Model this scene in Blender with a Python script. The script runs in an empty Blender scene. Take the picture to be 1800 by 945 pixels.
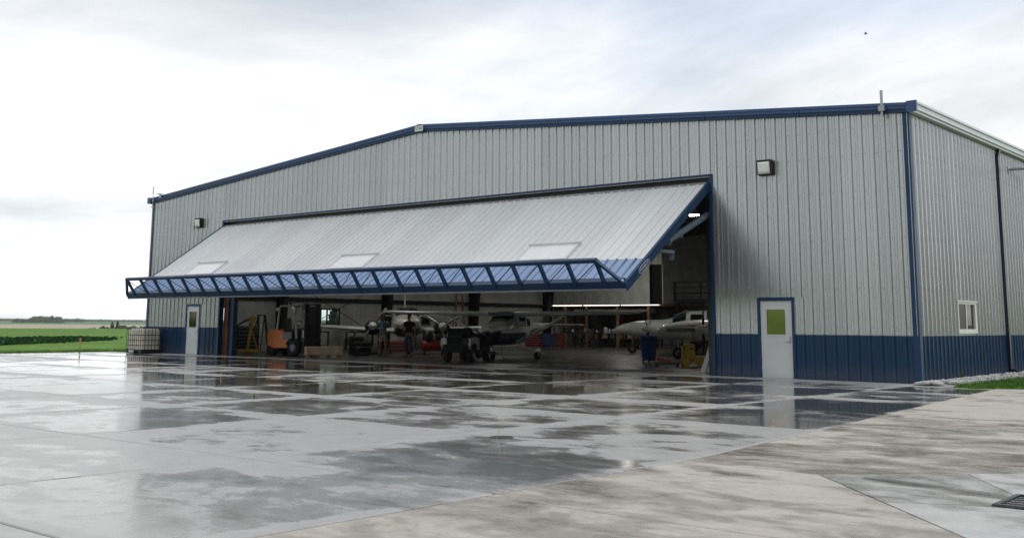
import bpy, math, random
from math import sin, cos, pi, radians, sqrt, atan2
from mathutils import Vector, Matrix, Euler
from mathutils import noise as mnoise

random.seed(7)
S = bpy.context.scene
COL = S.collection

# ---------------------------------------------------------------- camera
CAM = Vector((9.4246, -26.7752, 1.3886))
YAW, PIT, ROL, FOC = 0.69971, 0.15311, 0.00677, 1872.43
fw = Vector((-sin(YAW) * cos(PIT), cos(YAW) * cos(PIT), sin(PIT)))
r0 = Vector((cos(YAW), sin(YAW), 0)); u0 = r0.cross(fw)
Rv = cos(ROL) * r0 + sin(ROL) * u0; Uv = -sin(ROL) * r0 + cos(ROL) * u0
cd = bpy.data.cameras.new('camera'); co = bpy.data.objects.new('camera', cd); COL.objects.link(co)
M = Matrix.Identity(4)
for i in range(3):
    M[i][0], M[i][1], M[i][2], M[i][3] = Rv[i], Uv[i], -fw[i], CAM[i]
co.matrix_world = M
cd.sensor_width = 36; cd.lens = FOC / 1800 * 36; cd.shift_y = -(472.5 - 280) / 1800
cd.clip_start = .1; cd.clip_end = 20000
S.camera = co

# ---------------------------------------------------------------- world, sun, exposure
SUN_EL, SUN_AZ = radians(48), radians(30)      # azimuth from +y towards +x: behind the hangar, to the right
W_ = bpy.data.worlds.new('World'); S.world = W_; W_.use_nodes = True
nt = W_.node_tree; nt.nodes.clear()
def N(t, **kw):
    n = nt.nodes.new(t)
    for k, v in kw.items(): setattr(n, k, v)
    return n
def Lk(a, b): nt.links.new(a, b)
out = N('ShaderNodeOutputWorld'); bg = N('ShaderNodeBackground'); bg2 = N('ShaderNodeBackground'); mixs = N('ShaderNodeMixShader')
sky = N('ShaderNodeTexSky', sky_type='NISHITA'); sky.sun_disc = False
sky.sun_elevation = SUN_EL; sky.sun_rotation = SUN_AZ; sky.air_density = 1; sky.dust_density = 3; sky.altitude = 300
bg.inputs['Strength'].default_value = 0.12
Lk(sky.outputs[0], bg.inputs[0])
tc = N('ShaderNodeTexCoord'); sep = N('ShaderNodeSeparateXYZ'); Lk(tc.outputs['Generated'], sep.inputs[0])
def math_(op, a, b=None, c=None, clamp=False):
    n = N('ShaderNodeMath', operation=op); n.use_clamp = clamp
    for i, v in enumerate((a, b, c)):
        if v is None: continue
        if isinstance(v, (int, float)): n.inputs[i].default_value = v
        else: Lk(v, n.inputs[i])
    return n.outputs[0]
zc = math_('ADD', math_('MAXIMUM', sep.outputs[2], 0.0), 0.13)
comb = N('ShaderNodeCombineXYZ'); Lk(math_('DIVIDE', sep.outputs[0], zc), comb.inputs[0]); Lk(math_('DIVIDE', sep.outputs[1], zc), comb.inputs[1])
def wnoise(scale, det, rough, dist, off):
    mp = N('ShaderNodeMapping'); Lk(comb.outputs[0], mp.inputs[0]); mp.inputs['Location'].default_value = off
    n = N('ShaderNodeTexNoise'); n.inputs['Scale'].default_value = scale; n.inputs['Detail'].default_value = det
    n.inputs['Roughness'].default_value = rough; n.inputs['Distortion'].default_value = dist
    Lk(mp.outputs[0], n.inputs['Vector']); return n.outputs['Fac']
n1 = wnoise(0.45, 8, .55, .3, (3.1, 1.7, 0)); n2 = wnoise(0.62, 8, .58, .4, (7.7, -2.3, 0))
def ramp(fac, stops):
    r = N('ShaderNodeValToRGB'); el = r.color_ramp.elements
    while len(el) < len(stops): el.new(.5)
    for e, (p, c) in zip(el, stops): e.position = p; e.color = (*c, 1) if len(c) == 3 else c
    Lk(fac, r.inputs[0]); return r.outputs[0]
cover = ramp(n1, [(.34, (.45, .45, .45)), (.50, (1, 1, 1))])          # how much cloud hides the blue
shade = ramp(n2, [(.35, (.47, .505, .54)), (.46, (.66, .685, .705)), (.60, (.875, .885, .895))])
dt = N('ShaderNodeVectorMath', operation='DOT_PRODUCT'); Lk(tc.outputs['Generated'], dt.inputs[0])      # cloud is thinner and brighter round the veiled sun
gd = Vector((.02, 1, .35)).normalized(); dt.inputs[1].default_value = gd
mr = N('ShaderNodeMapRange', interpolation_type='SMOOTHSTEP'); Lk(dt.outputs['Value'], mr.inputs[0])
for i_, v_ in zip((1, 2, 3, 4), (-.75, .8, .88, 1.06)): mr.inputs[i_].default_value = v_
hzm = N('ShaderNodeMapRange', interpolation_type='SMOOTHSTEP'); Lk(sep.outputs[2], hzm.inputs[0])            # pale haze low down
for i_, v_ in zip((1, 2, 3, 4), (.0, .15, 1., 0.)): hzm.inputs[i_].default_value = v_
mxh = N('ShaderNodeMix', data_type='RGBA'); Lk(hzm.outputs[0], mxh.inputs[0]); Lk(shade, mxh.inputs[6]); mxh.inputs[7].default_value = (1.16, 1.18, 1.20, 1); shade = mxh.outputs[2]
Lk(shade, bg2.inputs[0]); Lk(mr.outputs[0], bg2.inputs['Strength'])
Lk(cover, mixs.inputs[0]); Lk(bg.outputs[0], mixs.inputs[1]); Lk(bg2.outputs[0], mixs.inputs[2]); Lk(mixs.outputs[0], out.inputs[0])

sd = bpy.data.lights.new('sun', 'SUN'); sd.energy = 0.9; sd.angle = radians(14); sd.color = (1, .96, .9)
so = bpy.data.objects.new('sun', sd); COL.objects.link(so)
sdir = Vector((sin(SUN_AZ) * cos(SUN_EL), cos(SUN_AZ) * cos(SUN_EL), sin(SUN_EL)))
so.rotation_euler = sdir.to_track_quat('Z', 'Y').to_euler(); so.location = (0, 60, 60)

S.view_settings.view_transform = 'Standard'; S.view_settings.look = 'None'
S.view_settings.exposure = 0.26; S.view_settings.gamma = 1.0
S.render.engine = 'CYCLES'
S.cycles.use_denoising = True
S.cycles.max_bounces = 8; S.cycles.diffuse_bounces = 4; S.cycles.glossy_bounces = 4; S.cycles.transparent_max_bounces = 12
S.cycles.volume_bounces = 2; S.cycles.caustics_reflective = False; S.cycles.caustics_refractive = False
S.cycles.sample_clamp_indirect = 6

# ---------------------------------------------------------------- materials
class NT:
    def __init__(s, name):
        s.m = bpy.data.materials.new(name); s.m.use_nodes = True; s.t = s.m.node_tree
        s.b = s.t.nodes['Principled BSDF']; s.o = s.t.nodes['Material Output']
    def n(s, t, **kw):
        n = s.t.nodes.new(t)
        for k, v in kw.items(): setattr(n, k, v)
        return n
    def l(s, a, b): s.t.links.new(a, b)
    def put(s, sock, v):
        if isinstance(v, (int, float)): sock.default_value = v
        elif isinstance(v, tuple): sock.default_value = (*v, 1) if len(v) == 3 and sock.type == 'RGBA' else v
        else: s.l(v, sock)
    def math(s, op, a, b=None, clamp=False):
        n = s.n('ShaderNodeMath', operation=op); n.use_clamp = clamp; s.put(n.inputs[0], a)
        if b is not None: s.put(n.inputs[1], b)
        return n.outputs[0]
    def noise(s, vec, scale, det=4, rough=.55, dist=0, dim='3D', w=None):
        n = s.n('ShaderNodeTexNoise', noise_dimensions=dim); n.inputs['Scale'].default_value = scale; n.inputs['Detail'].default_value = det
        n.inputs['Roughness'].default_value = rough; n.inputs['Distortion'].default_value = dist
        if vec is not None: s.l(vec, n.inputs['Vector'])
        if w is not None: s.put(n.inputs['W'], w)
        return n.outputs['Fac']
    def mapping(s, vec, sc=(1, 1, 1), rot=(0, 0, 0), loc=(0, 0, 0)):
        n = s.n('ShaderNodeMapping'); s.l(vec, n.inputs[0]); n.inputs['Scale'].default_value = sc
        n.inputs['Rotation'].default_value = rot; n.inputs['Location'].default_value = loc; return n.outputs[0]
    def step(s, v, a, b, lo=0., hi=1.):
        n = s.n('ShaderNodeMapRange', interpolation_type='SMOOTHSTEP'); s.put(n.inputs[0], v)
        for i, q in zip((1, 2, 3, 4), (a, b, lo, hi)): n.inputs[i].default_value = q
        return n.outputs[0]
    def mix(s, f, a, b):
        n = s.n('ShaderNodeMix', data_type='RGBA'); s.put(n.inputs[0], f); s.put(n.inputs[6], a); s.put(n.inputs[7], b); return n.outputs[2]
    def bump(s, h, strength=.3, dist=.01):
        n = s.n('ShaderNodeBump'); s.put(n.inputs['Strength'], strength); n.inputs['Distance'].default_value = dist
        s.l(h, n.inputs['Height']); s.l(n.outputs[0], s.b.inputs['Normal']); return n
    def set(s, **kw):
        names = dict(col='Base Color', rough='Roughness', metal='Metallic', ior='IOR', spec='Specular IOR Level', coat='Coat Weight', trans='Transmission Weight', alpha='Alpha')
        for k, v in kw.items(): s.put(s.b.inputs[names[k]], v)
        return s

def pbr(name, col, rough=.5, metal=0., var=.12, sc=3., bump=0., bsc=40., coat=0., spec=.5, ri=0.0):
    q = NT(name); tcn = q.n('ShaderNodeTexCoord'); v = tcn.outputs['Object']
    f = q.noise(v, sc, 5, .6)
    d = tuple(max(0, c * (1 - var)) for c in col); l = tuple(min(1, c * (1 + var)) for c in col)
    c = q.mix(q.step(f, .3, .7), d, l)
    if ri:
        oi = q.n('ShaderNodeObjectInfo')
        k = q.math('ADD', q.math('MULTIPLY', oi.outputs['Random'], 2 * ri), 1 - ri)
        hs = q.n('ShaderNodeHueSaturation'); q.l(c, hs.inputs['Color']); q.l(k, hs.inputs['Value']); c = hs.outputs[0]
    q.set(col=c, metal=metal, coat=coat, spec=spec)
    q.set(rough=q.step(f, .25, .75, max(.02, rough * .85), min(1, rough * 1.15)))
    if bump: q.bump(q.noise(v, bsc, 4), bump, .01)
    return q.m

def sheet_mat(name, col, rough, metal, dirt=.25, mud=0.):
    """painted ribbed steel: slight oil-canning, faint vertical run-off streaks, one tone per sheet"""
    q = NT(name); g = q.n('ShaderNodeNewGeometry'); pos = g.outputs['Position']; tcn = q.n('ShaderNodeTexCoord'); ob = tcn.outputs['Object']
    streak = q.noise(q.mapping(ob, (9, 9, .35)), 1., 5, .65)
    blot = q.noise(pos, .6, 5, .6)
    oi = q.n('ShaderNodeObjectInfo')
    base = q.mix(q.step(streak, .42, .75, 0, dirt), col, tuple(c * .62 for c in col))
    base = q.mix(q.step(blot, .45, .75, 0, .18), base, tuple(min(1, c * 1.18) for c in col))
    if mud:
        sp = q.n('ShaderNodeSeparateXYZ'); q.l(pos, sp.inputs[0]); hgt = q.math('ADD', sp.outputs[2], q.math('MULTIPLY', q.noise(pos, 4., 5, .7), -.55))
        base = q.mix(q.math('MULTIPLY', q.step(hgt, .22, -.25), mud), base, (.17, .16, .145))
    hs = q.n('ShaderNodeHueSaturation'); q.l(base, hs.inputs['Color']); q.l(q.math('ADD', q.math('MULTIPLY', oi.outputs['Random'], .09), .955), hs.inputs['Value'])
    q.set(col=hs.outputs[0], metal=metal, rough=q.step(streak, .3, .8, rough * .97, rough * 1.05))
    q.bump(q.noise(q.mapping(ob, (1.2, 1.2, .7)), 1.2, 1), .05, .02)
    return q.m

MT = {}
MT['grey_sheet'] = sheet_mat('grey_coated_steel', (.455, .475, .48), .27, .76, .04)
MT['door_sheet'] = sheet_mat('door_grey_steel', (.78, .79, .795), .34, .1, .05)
MT['navy_sheet'] = sheet_mat('navy_painted_steel', (.010, .043, .105), .30, 0.0, .15, .22)
MT['navy_sheet'].node_tree.nodes['Principled BSDF'].inputs['Specular IOR Level'].default_value = .28
MT['door_navy_skylit'] = sheet_mat('door_navy_skylit_steel', (.165, .265, .45), .14, .85, .03)  # same navy paint as the wall base, lightened to imitate sky sheen
MT['door_navy_skylit'].node_tree.nodes['Principled BSDF'].inputs['Coat Weight'].default_value = 1.0; MT['door_navy_skylit'].node_tree.nodes['Principled BSDF'].inputs['Coat Roughness'].default_value = .08
MT['navy'] = pbr('navy_trim', (.010, .042, .108), .36, .0, .12, 2, 0, 40, 0, .3)
MT['navy_lt'] = pbr('navy_fascia', (.028, .080, .21), .36, 0, .12, 2)
MT['gutter'] = pbr('gutter_white', (.70, .72, .79), .4, .1, .06, 3)
MT['white'] = pbr('white_paint', (.66, .68, .69), .38, 0, .05, 2)
MT['white_frame'] = pbr('white_vinyl', (.70, .71, .71), .4, 0, .04, 2)
MT['poly'] = pbr('translucent_white_pane', (.86, .87, .88), .12, 0, .03, 2)
MT['black'] = pbr('black_paint', (.012, .012, .013), .45, 0, .2, 4)
MT['black_plastic'] = pbr('black_plastic', (.009, .009, .010), .62, 0, .2, 4, 0, 40, 0, .2)
MT['dark'] = pbr('dark_steel', (.022, .022, .024), .55, .2, .25, 4)
MT['rubber'] = pbr('rubber', (.014, .014, .014), .8, 0, .25, 8, .2, 60)
MT['rust'] = pbr('red_oxide_steel', (.13, .05, .022), .65, 0, .35, 4, .15, 30)
MT['steel'] = pbr('bare_steel', (.42, .43, .45), .35, .8, .1, 5)
MT['galv'] = pbr('galvanised_steel', (.42, .44, .46), .45, .6, .15, 6)
MT['cyl'] = pbr('cylinder_grey_paint', (.17, .21, .27), .4, 0, .1, 4)
MT['chrome'] = pbr('chrome', (.75, .76, .78), .12, 1., .05, 5)
MT['liner'] = pbr('white_liner_sheet', (.76, .78, .76), .55, 0, .12, 1.5)
MT['insul'] = pbr('vinyl_insulation', (.76, .78, .74), .5, 0, .16, .9, .5, 2.5)
MT['orange'] = pbr('orange_paint', (.84, .25, .075), .38, 0, .1, 3)
MT['yellow'] = pbr('yellow_paint', (.46, .30, .025), .45, 0, .15, 4)
MT['red'] = pbr('red_paint', (.28, .018, .015), .4, 0, .15, 4)
MT['redor'] = pbr('orange_red_paint', (.34, .05, .018), .45, 0, .15, 4)
MT['blue'] = pbr('blue_plastic', (.012, .06, .22), .45, 0, .1, 3)
MT['card'] = pbr('cardboard', (.62, .45, .30), .85, 0, .12, 4, .1, 30)
MT['wood'] = pbr('pale_timber', (.42, .30, .18), .8, 0, .2, 6, .15, 25)
MT['ply'] = pbr('plywood', (.36, .22, .11), .75, 0, .25, 3)
MT['aircraft'] = pbr('aircraft_white', (.84, .86, .82), .22, 0, .05, 1.5, 0, 40, .3)
MT['air_navy'] = pbr('aircraft_navy', (.008, .012, .035), .3, 0, .1, 2)
MT['air_grey'] = pbr('wing_grey', (.78, .81, .80), .35, .1, .08, 2)
MT['plastic_wrap'] = pbr('plastic_wrap', (.78, .77, .70), .3, 0, .08, 4, .8, 8)
MT['tank'] = pbr('tank_plastic', (.88, .83, .70), .42, 0, .1, 2)
MT['skin'] = pbr('skin', (.36, .20, .14), .55, 0, .1, 8)
MT['shirt_blue'] = pbr('blue_cotton', (.17, .36, .62), .9, 0, .12, 9, .3, 60)
MT['shirt_black'] = pbr('black_cotton', (.010, .010, .012), .9, 0, .2, 9, .3, 60)
MT['khaki'] = pbr('light_grey_twill', (.48, .47, .46), .9, 0, .12, 9, .3, 60)
MT['denim'] = pbr('denim', (.05, .085, .15), .9, 0, .2, 9, .3, 60)
MT['hair'] = pbr('dark_hair', (.025, .017, .012), .7, 0, .3, 20)
MT['gold'] = pbr('gold_stripe', (.42, .25, .06), .4, 0, .1, 4)
MT['letter'] = pbr('white_lettering', (.72, .73, .74), .5, 0, .02, 4)
MT['letter_dark'] = pbr('navy_lettering', (.03, .05, .10), .5, 0, .02, 4)
MT['letter_red'] = pbr('red_lettering', (.45, .03, .02), .5, 0, .02, 4)
MT['bark'] = pbr('bark', (.07, .05, .035), .9, 0, .3, 6, .4, 15)
MT['iron'] = pbr('wet_cast_iron', (.10, .098, .10), .28, .6, .3, 12, .3, 60)
MT['straw'] = pbr('straw', (.42, .40, .22), .8)
MT['stone'] = pbr('pale_stone', (.46, .46, .45), .8, 0, .3, 9, .3, 20)

def glass_mat(name, tint, fres=1.5, glossr=.02):
    q = NT(name); q.t.nodes.remove(q.b)
    tr = q.n('ShaderNodeBsdfTransparent'); tr.inputs[0].default_value = (*tint, 1)
    gl = q.n('ShaderNodeBsdfGlossy'); gl.inputs['Roughness'].default_value = glossr; gl.inputs[0].default_value = (1, 1, 1, 1)
    fr = q.n('ShaderNodeFresnel'); fr.inputs[0].default_value = fres
    mx = q.n('ShaderNodeMixShader'); q.l(fr.outputs[0], mx.inputs[0]); q.l(tr.outputs[0], mx.inputs[1]); q.l(gl.outputs[0], mx.inputs[2]); q.l(mx.outputs[0], q.o.inputs[0])
    return q.m
MT['glass'] = glass_mat('clear_glass', (.86, .93, .90))
MT['dark_glass'] = glass_mat('dark_glass', (.10, .16, .15), 1.6)
MT['screen_glass'] = glass_mat('insect_screen', (.05, .06, .06), 1.25, .3)
q = NT('mirror_glass'); q.set(col=(.40, .345, .24), metal=1., rough=.05); MT['mirror_glass'] = q.m
def emit(name, col, st):
    q = NT(name); q.set(col=(.8, .8, .8)); q.b.inputs['Emission Color'].default_value = (*col, 1); q.b.inputs['Emission Strength'].default_value = st; return q.m
MT['lamp_lit'] = emit('lit_lamp_lens', (1, .97, .88), 55.0)
MT['tube_lit'] = emit('lit_tube', (1, .95, .84), 1.8)

# wet concrete of the apron: film of water in patches, drier rims along the joints
def concrete(name, dry, wet, wet_bias, edge, dry_rough, sc=1., grad=0., grain=.35, damp_rough=.30, rnd=.16, ior=1.4, film=0.):
    q = NT(name); g = q.n('ShaderNodeNewGeometry'); P = g.outputs['Position']; tcn = q.n('ShaderNodeTexCoord'); G = tcn.outputs['Generated']
    oi = q.n('ShaderNodeObjectInfo')
    big = q.noise(P, .16 * sc, 3, .5, .4)
    mid = q.noise(q.mapping(P, (.62 * sc, .95 * sc, 1)), 1., 7, .62, .6)
    fine = q.noise(q.mapping(P, (2.2, 3.4, 1)), 1., 6, .7, .2)
    broom = q.noise(q.mapping(P, (1.2, 14, 1)), 1., 4, .6)
    s = q.n('ShaderNodeSeparateXYZ'); q.l(G, s.inputs[0])
    def edged(c):
        a = q.math('SUBTRACT', .5, q.math('ABSOLUTE', q.math('SUBTRACT', c, .5))); return q.step(a, .01, .085, 1., 0.)
    e = q.math('MAXIMUM', q.step(s.outputs[1], .70, 1.), q.math('MULTIPLY', q.step(s.outputs[0], .22, 0.), .7))
    e = q.math('MAXIMUM', e, q.math('MULTIPLY', q.math('MAXIMUM', edged(s.outputs[0]), edged(s.outputs[1])), .9))
    e = q.math('MULTIPLY', e, q.step(q.noise(P, .33, 3), .30, .6))
    v = q.math('ADD', q.math('MULTIPLY', big, .35), q.math('MULTIPLY', q.math('SUBTRACT', q.math('MULTIPLY', mid, 1.25), .125), .55))
    v = q.math('ADD', v, q.math('ADD', q.math('MULTIPLY', fine, .34), -.06))
    v = q.math('ADD', v, q.math('MULTIPLY', broom, .06))
    v = q.math('ADD', v, q.math('MULTIPLY', q.math('SUBTRACT', oi.outputs['Random'], .5), rnd))
    v = q.math('SUBTRACT', v, q.math('MULTIPLY', e, edge))
    v = q.math('ADD', v, wet_bias)
    if grad:                                                # the apron falls towards the building: more standing water there
        sp = q.n('ShaderNodeSeparateXYZ'); q.l(P, sp.inputs[0])
        v = q.math('ADD', v, q.step(sp.outputs[1], -18., -9.5, -grad, grad * .5))
    w = q.step(v, .555, .665)
    damp = q.step(v, .455, .565)
    tone = q.noise(P, 3.0, 8, .7)
    grn = q.math('ADD', q.math('MULTIPLY', q.noise(P, 60., 2, .6), .55), q.math('MULTIPLY', q.noise(P, 17., 3, .7), .45))
    dcol = q.mix(q.step(tone, .3, .75), tuple(c * .86 for c in dry), tuple(min(1, c * 1.12) for c in dry))
    dcol = q.mix(q.math('MULTIPLY', q.step(grn, .35, .7), grain), dcol, tuple(c * .66 for c in dry))
    col = q.mix(damp, dcol, tuple((a * .45 + b * .55) for a, b in zip(dry, wet)))
    col = q.mix(w, col, wet)
    q.set(col=col, ior=ior)
    if film: q.l(q.math('MULTIPLY', q.step(v, .44, .62), film), q.b.inputs['Coat Weight']); q.b.inputs['Coat Roughness'].default_value = .11; q.b.inputs['Coat IOR'].default_value = 1.33
    r = q.n('ShaderNodeMix', data_type='FLOAT'); q.l(damp, r.inputs[0]); r.inputs[2].default_value = dry_rough; r.inputs[3].default_value = damp_rough
    r2 = q.n('ShaderNodeMix', data_type='FLOAT'); q.l(w, r2.inputs[0]); q.l(r.outputs[0], r2.inputs[2]); r2.inputs[3].default_value = .085
    if grad: q.l(q.step(sp.outputs[1], -15.5, -9., .20, .07), r2.inputs[3])
    q.l(r2.outputs[0], q.b.inputs['Roughness'])
    h = q.math('ADD', q.math('MULTIPLY', grn, .5), q.math('MULTIPLY', broom, .5))
    bs = q.step(damp, 0, 1, .30, .05)
    bs = q.math('MULTIPLY', bs, q.step(w, 0, 1, 1., .2)); q.bump(h, bs, .006)
    return q.m
MT['apron'] = concrete('wet_concrete', (.40, .40, .39), (.088, .083, .064), .004, .30, .36, 1.35, .09, .35, .18, .26, 1.45, .32)
MT['drive'] = concrete('driveway_concrete', (.49, .46, .41), (.155, .125, .090), -.104, .04, .70, 1.35, -.05, .6)
MT['pan'] = concrete('drain_pan_concrete', (.50, .50, .49), (.20, .195, .165), -.06, .0, .5, 1.6)
MT['pad'] = concrete('threshold_concrete', (.50, .505, .49), (.25, .25, .24), -.30, .0, .5)
MT['joint'] = pbr('joint_filler', (.035, .034, .032), .7, 0, .3, 5)
q = NT('hangar_floor_coat'); g = q.n('ShaderNodeNewGeometry'); P = g.outputs['Position']
f = q.noise(P, .6, 6, .6, .3); f2 = q.noise(q.mapping(P, (1., .4, 1)), 2., 5, .6)
q.set(col=q.mix(q.step(f, .3, .7), (.085, .083, .078), (.14, .138, .13)), rough=q.step(f2, .3, .7, .16, .42)); MT['floor'] = q.m

def grass_mat(name, a, b, c, s1=.05, s2=1.2):
    q = NT(name); g = q.n('ShaderNodeNewGeometry'); P = g.outputs['Position']
    n1 = q.noise(P, s1, 4, .6, .4); n2 = q.noise(P, s2, 6, .75); n3 = q.noise(q.mapping(P, (.35, .35, 1)), .6, 5, .7)
    col = q.mix(q.step(n1, .35, .65), a, b); col = q.mix(q.step(n2, .35, .7, 0, .75), col, c); col = q.mix(q.step(n3, .5, .72, 0, .45), col, tuple(x * .55 for x in a))
    q.set(col=col, rough=.9, spec=.15); q.bump(n2, .8, .12); return q.m
MT['grass'] = grass_mat('short_grass', (.10, .21, .034), (.15, .265, .044), (.055, .14, .022))
MT['crop'] = grass_mat('crop_green', (.026, .075, .026), (.035, .09, .03), (.012, .042, .014))
MT['field_pale'] = grass_mat('stubble', (.38, .34, .25), (.42, .38, .28), (.33, .30, .22), .004, .05)
MT['field_teal'] = grass_mat('far_green', (.09, .17, .08), (.13, .20, .09), (.08, .14, .07), .003, .03)
MT['hill'] = grass_mat('hill_green', (.06, .11, .06), (.12, .15, .08), (.05, .09, .05), .0022, .02)
def leaf_mat(name, a, b):
    q = NT(name); oi = q.n('ShaderNodeNewGeometry'); f = q.noise(oi.outputs['Position'], .9, 3)
    q.set(col=q.mix(q.step(f, .35, .65), a, b), rough=.8, spec=.2); return q.m
MT['leaf'] = leaf_mat('tree_leaves', (.030, .062, .024), (.055, .10, .034))
MT['needle'] = leaf_mat('conifer_needles', (.018, .040, .022), (.030, .058, .030))
MT['blade'] = leaf_mat('grass_blades', (.055, .14, .022), (.10, .20, .035))
MT['gravel'] = pbr('gravel_bed', (.34, .34, .33), .9, 0, .3, 12, .6, 25)
q = NT('rippled_water'); g = q.n('ShaderNodeNewGeometry'); P = g.outputs['Position']
wv = q.n('ShaderNodeTexWave'); wv.inputs['Scale'].default_value = 5.5; wv.inputs['Distortion'].default_value = 7; wv.inputs['Detail'].default_value = 3; q.l(P, wv.inputs[0])
q.t.nodes.remove(q.b); bu = q.n('ShaderNodeBump'); bu.inputs['Strength'].default_value = .5; bu.inputs['Distance'].default_value = .012
q.l(q.noise(q.mapping(P, (1, 1.8, 1), (0, 0, .6)), 15, 4, .6, .8), bu.inputs['Height'])
tr = q.n('ShaderNodeBsdfTransparent'); tr.inputs[0].default_value = (.88, .87, .82, 1); gl = q.n('ShaderNodeBsdfGlossy'); gl.inputs['Roughness'].default_value = .04; q.l(bu.outputs[0], gl.inputs['Normal'])
fr = q.n('ShaderNodeFresnel'); fr.inputs[0].default_value = 1.33; q.l(bu.outputs[0], fr.inputs['Normal'])
mx = q.n('ShaderNodeMixShader'); q.l(fr.outputs[0], mx.inputs[0]); q.l(tr.outputs[0], mx.inputs[1]); q.l(gl.outputs[0], mx.inputs[2]); q.l(mx.outputs[0], q.o.inputs[0]); MT['water'] = q.m

# ---------------------------------------------------------------- mesh builder
class MB:
    def __init__(s): s.v = []; s.f = []; s.sm = []; s.mi = []; s.cur = 0; s.xf = None
    def _add(s, vs, fs, smooth=False, mi=None):
        o = len(s.v)
        for p in vs:
            p = Vector(p)
            if s.xf is not None: p = s.xf @ p
            s.v.append(p)
        for f in fs: s.f.append([o + i for i in f]); s.sm.append(smooth); s.mi.append(s.cur if mi is None else mi)
    def box(s, c, d, rot=None, bev=0.0):
        x, y, z = [q / 2 for q in d]; c = Vector(c)
        if bev > 0:
            b = min(bev, x * .9, y * .9, z * .9); pts = []; R = rot.to_matrix() if rot is not None else None
            # chamfered vertical edges and top
            prof = [(x - b, y), (x, y - b), (x, -y + b), (x - b, -y), (-x + b, -y), (-x, -y + b), (-x, y - b), (-x + b, y)]
            prof.reverse()
            ins = lambda k: [(px * (x - k) / x, py * (y - k) / y) for px, py in prof]
            rings = [[(px, py, -z) for px, py in prof], [(px, py, z - b) for px, py in prof], [(px, py, z) for px, py in ins(b)]]
            vs = [Vector(p) for r in rings for p in r]
            if R is not None: vs = [R @ p for p in vs]
            vs = [p + c for p in vs]; n = 8; fs = []
            for k in range(2):
                for i in range(n): fs.append((k * n + i, k * n + (i + 1) % n, (k + 1) * n + (i + 1) % n, (k + 1) * n + i))
            fs = [tuple(reversed(f)) for f in fs]
            fs += [tuple(range(n)), tuple(reversed(range(2 * n, 3 * n)))]
            s._add(vs, fs); return s
        vs = [Vector((i * x, j * y, k * z)) for i in (-1, 1) for j in (-1, 1) for k in (-1, 1)]
        if rot is not None: R = rot.to_matrix(); vs = [R @ p for p in vs]
        s._add([p + c for p in vs], [(0, 1, 3, 2), (4, 6, 7, 5), (0, 4, 5, 1), (2, 3, 7, 6), (0, 2, 6, 4), (1, 5, 7, 3)]); return s
    def mm(s, a, b, bev=0.0):
        a, b = Vector(a), Vector(b); return s.box((a + b) / 2, [abs(q) for q in (b - a)], None, bev)
    def beam(s, a, b, w, h, up=(0, 0, 1)):
        a, b = Vector(a), Vector(b); d = (b - a).normalized(); up = Vector(up)
        if abs(d.dot(up)) > .98: up = Vector((0, 1, 0))
        x = d.cross(up).normalized(); y = x.cross(d)
        vs = []
        for p in (a, b):
            for i, j in ((-1, -1), (1, -1), (1, 1), (-1, 1)): vs.append(p + x * (i * w / 2) + y * (j * h / 2))
        s._add(vs, [(3, 2, 1, 0), (4, 5, 6, 7)] + [(i, (i + 1) % 4, 4 + (i + 1) % 4, 4 + i) for i in range(4)]); return s
    def rings(s, rings, cap=(True, True), smooth=True, closed=True, mi=None):
        n = len(rings[0]); vs = [p for r in rings for p in r]; fs = []
        m = n if closed else n - 1
        for k in range(len(rings) - 1):
            for i in range(m):
                j = (i + 1) % n; fs.append((k * n + i, k * n + j, (k + 1) * n + j, (k + 1) * n + i))
        s._add(vs, fs, smooth, mi)
        if cap[0]: s._add(rings[0], [tuple(reversed(range(n)))], False, mi)
        if cap[1]: s._add(rings[-1], [tuple(range(n))], False, mi)
        return s
    def cyl(s, a, b, r, r2=None, n=12, caps=True):
        a, b = Vector(a), Vector(b); r2 = r if r2 is None else r2; d = (b - a).normalized()
        up = Vector((0, 0, 1)) if abs(d.z) < .95 else Vector((1, 0, 0)); x = up.cross(d).normalized(); y = d.cross(x)
        R = [[c + (x * cos(2 * pi * i / n) + y * sin(2 * pi * i / n)) * q for i in range(n)] for c, q in ((a, r), (b, r2))]
        return s.rings(R, (caps, caps))
    def tube(s, pts, r, n=8):
        pts = [Vector(p) for p in pts]; R = []; px = None
        for i, p in enumerate(pts):
            d = (pts[min(i + 1, len(pts) - 1)] - pts[max(i - 1, 0)]).normalized()
            if px is None:
                up = Vector((0, 0, 1)) if abs(d.z) < .95 else Vector((1, 0, 0)); x = up.cross(d).normalized()
            else: x = (px - d * px.dot(d)).normalized()
            px = x; y = d.cross(x); rr = r[i] if isinstance(r, (list, tuple)) else r
            R.append([p + (x * cos(2 * pi * k / n) + y * sin(2 * pi * k / n)) * rr for k in range(n)])
        return s.rings(R)
    def lathe(s, prof, o=(0, 0, 0), axis='z', n=16, cap=(False, False)):
        o = Vector(o); R = []
        for r, h in prof:
            ring = []
            for i in range(n):
                a = 2 * pi * i / n; c, d = r * cos(a), r * sin(a)
                p = {'z': (c, d, h), 'x': (h, c, d), 'y': (d, h, c)}[axis]; ring.append(o + Vector(p))
            R.append(ring)
        return s.rings(R, cap)
    def sphere(s, c, r, sc=(1, 1, 1), nu=12, nv=8):
        c = Vector(c); R = []
        for k in range(nv + 1):
            t = -pi / 2 + pi * k / nv; rr = max(cos(t), .001)
            R.append([c + Vector((r * rr * cos(2 * pi * i / nu) * sc[0], r * rr * sin(2 * pi * i / nu) * sc[1], r * sin(t) * sc[2])) for i in range(nu)])
        return s.rings(R, (False, False))
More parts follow.
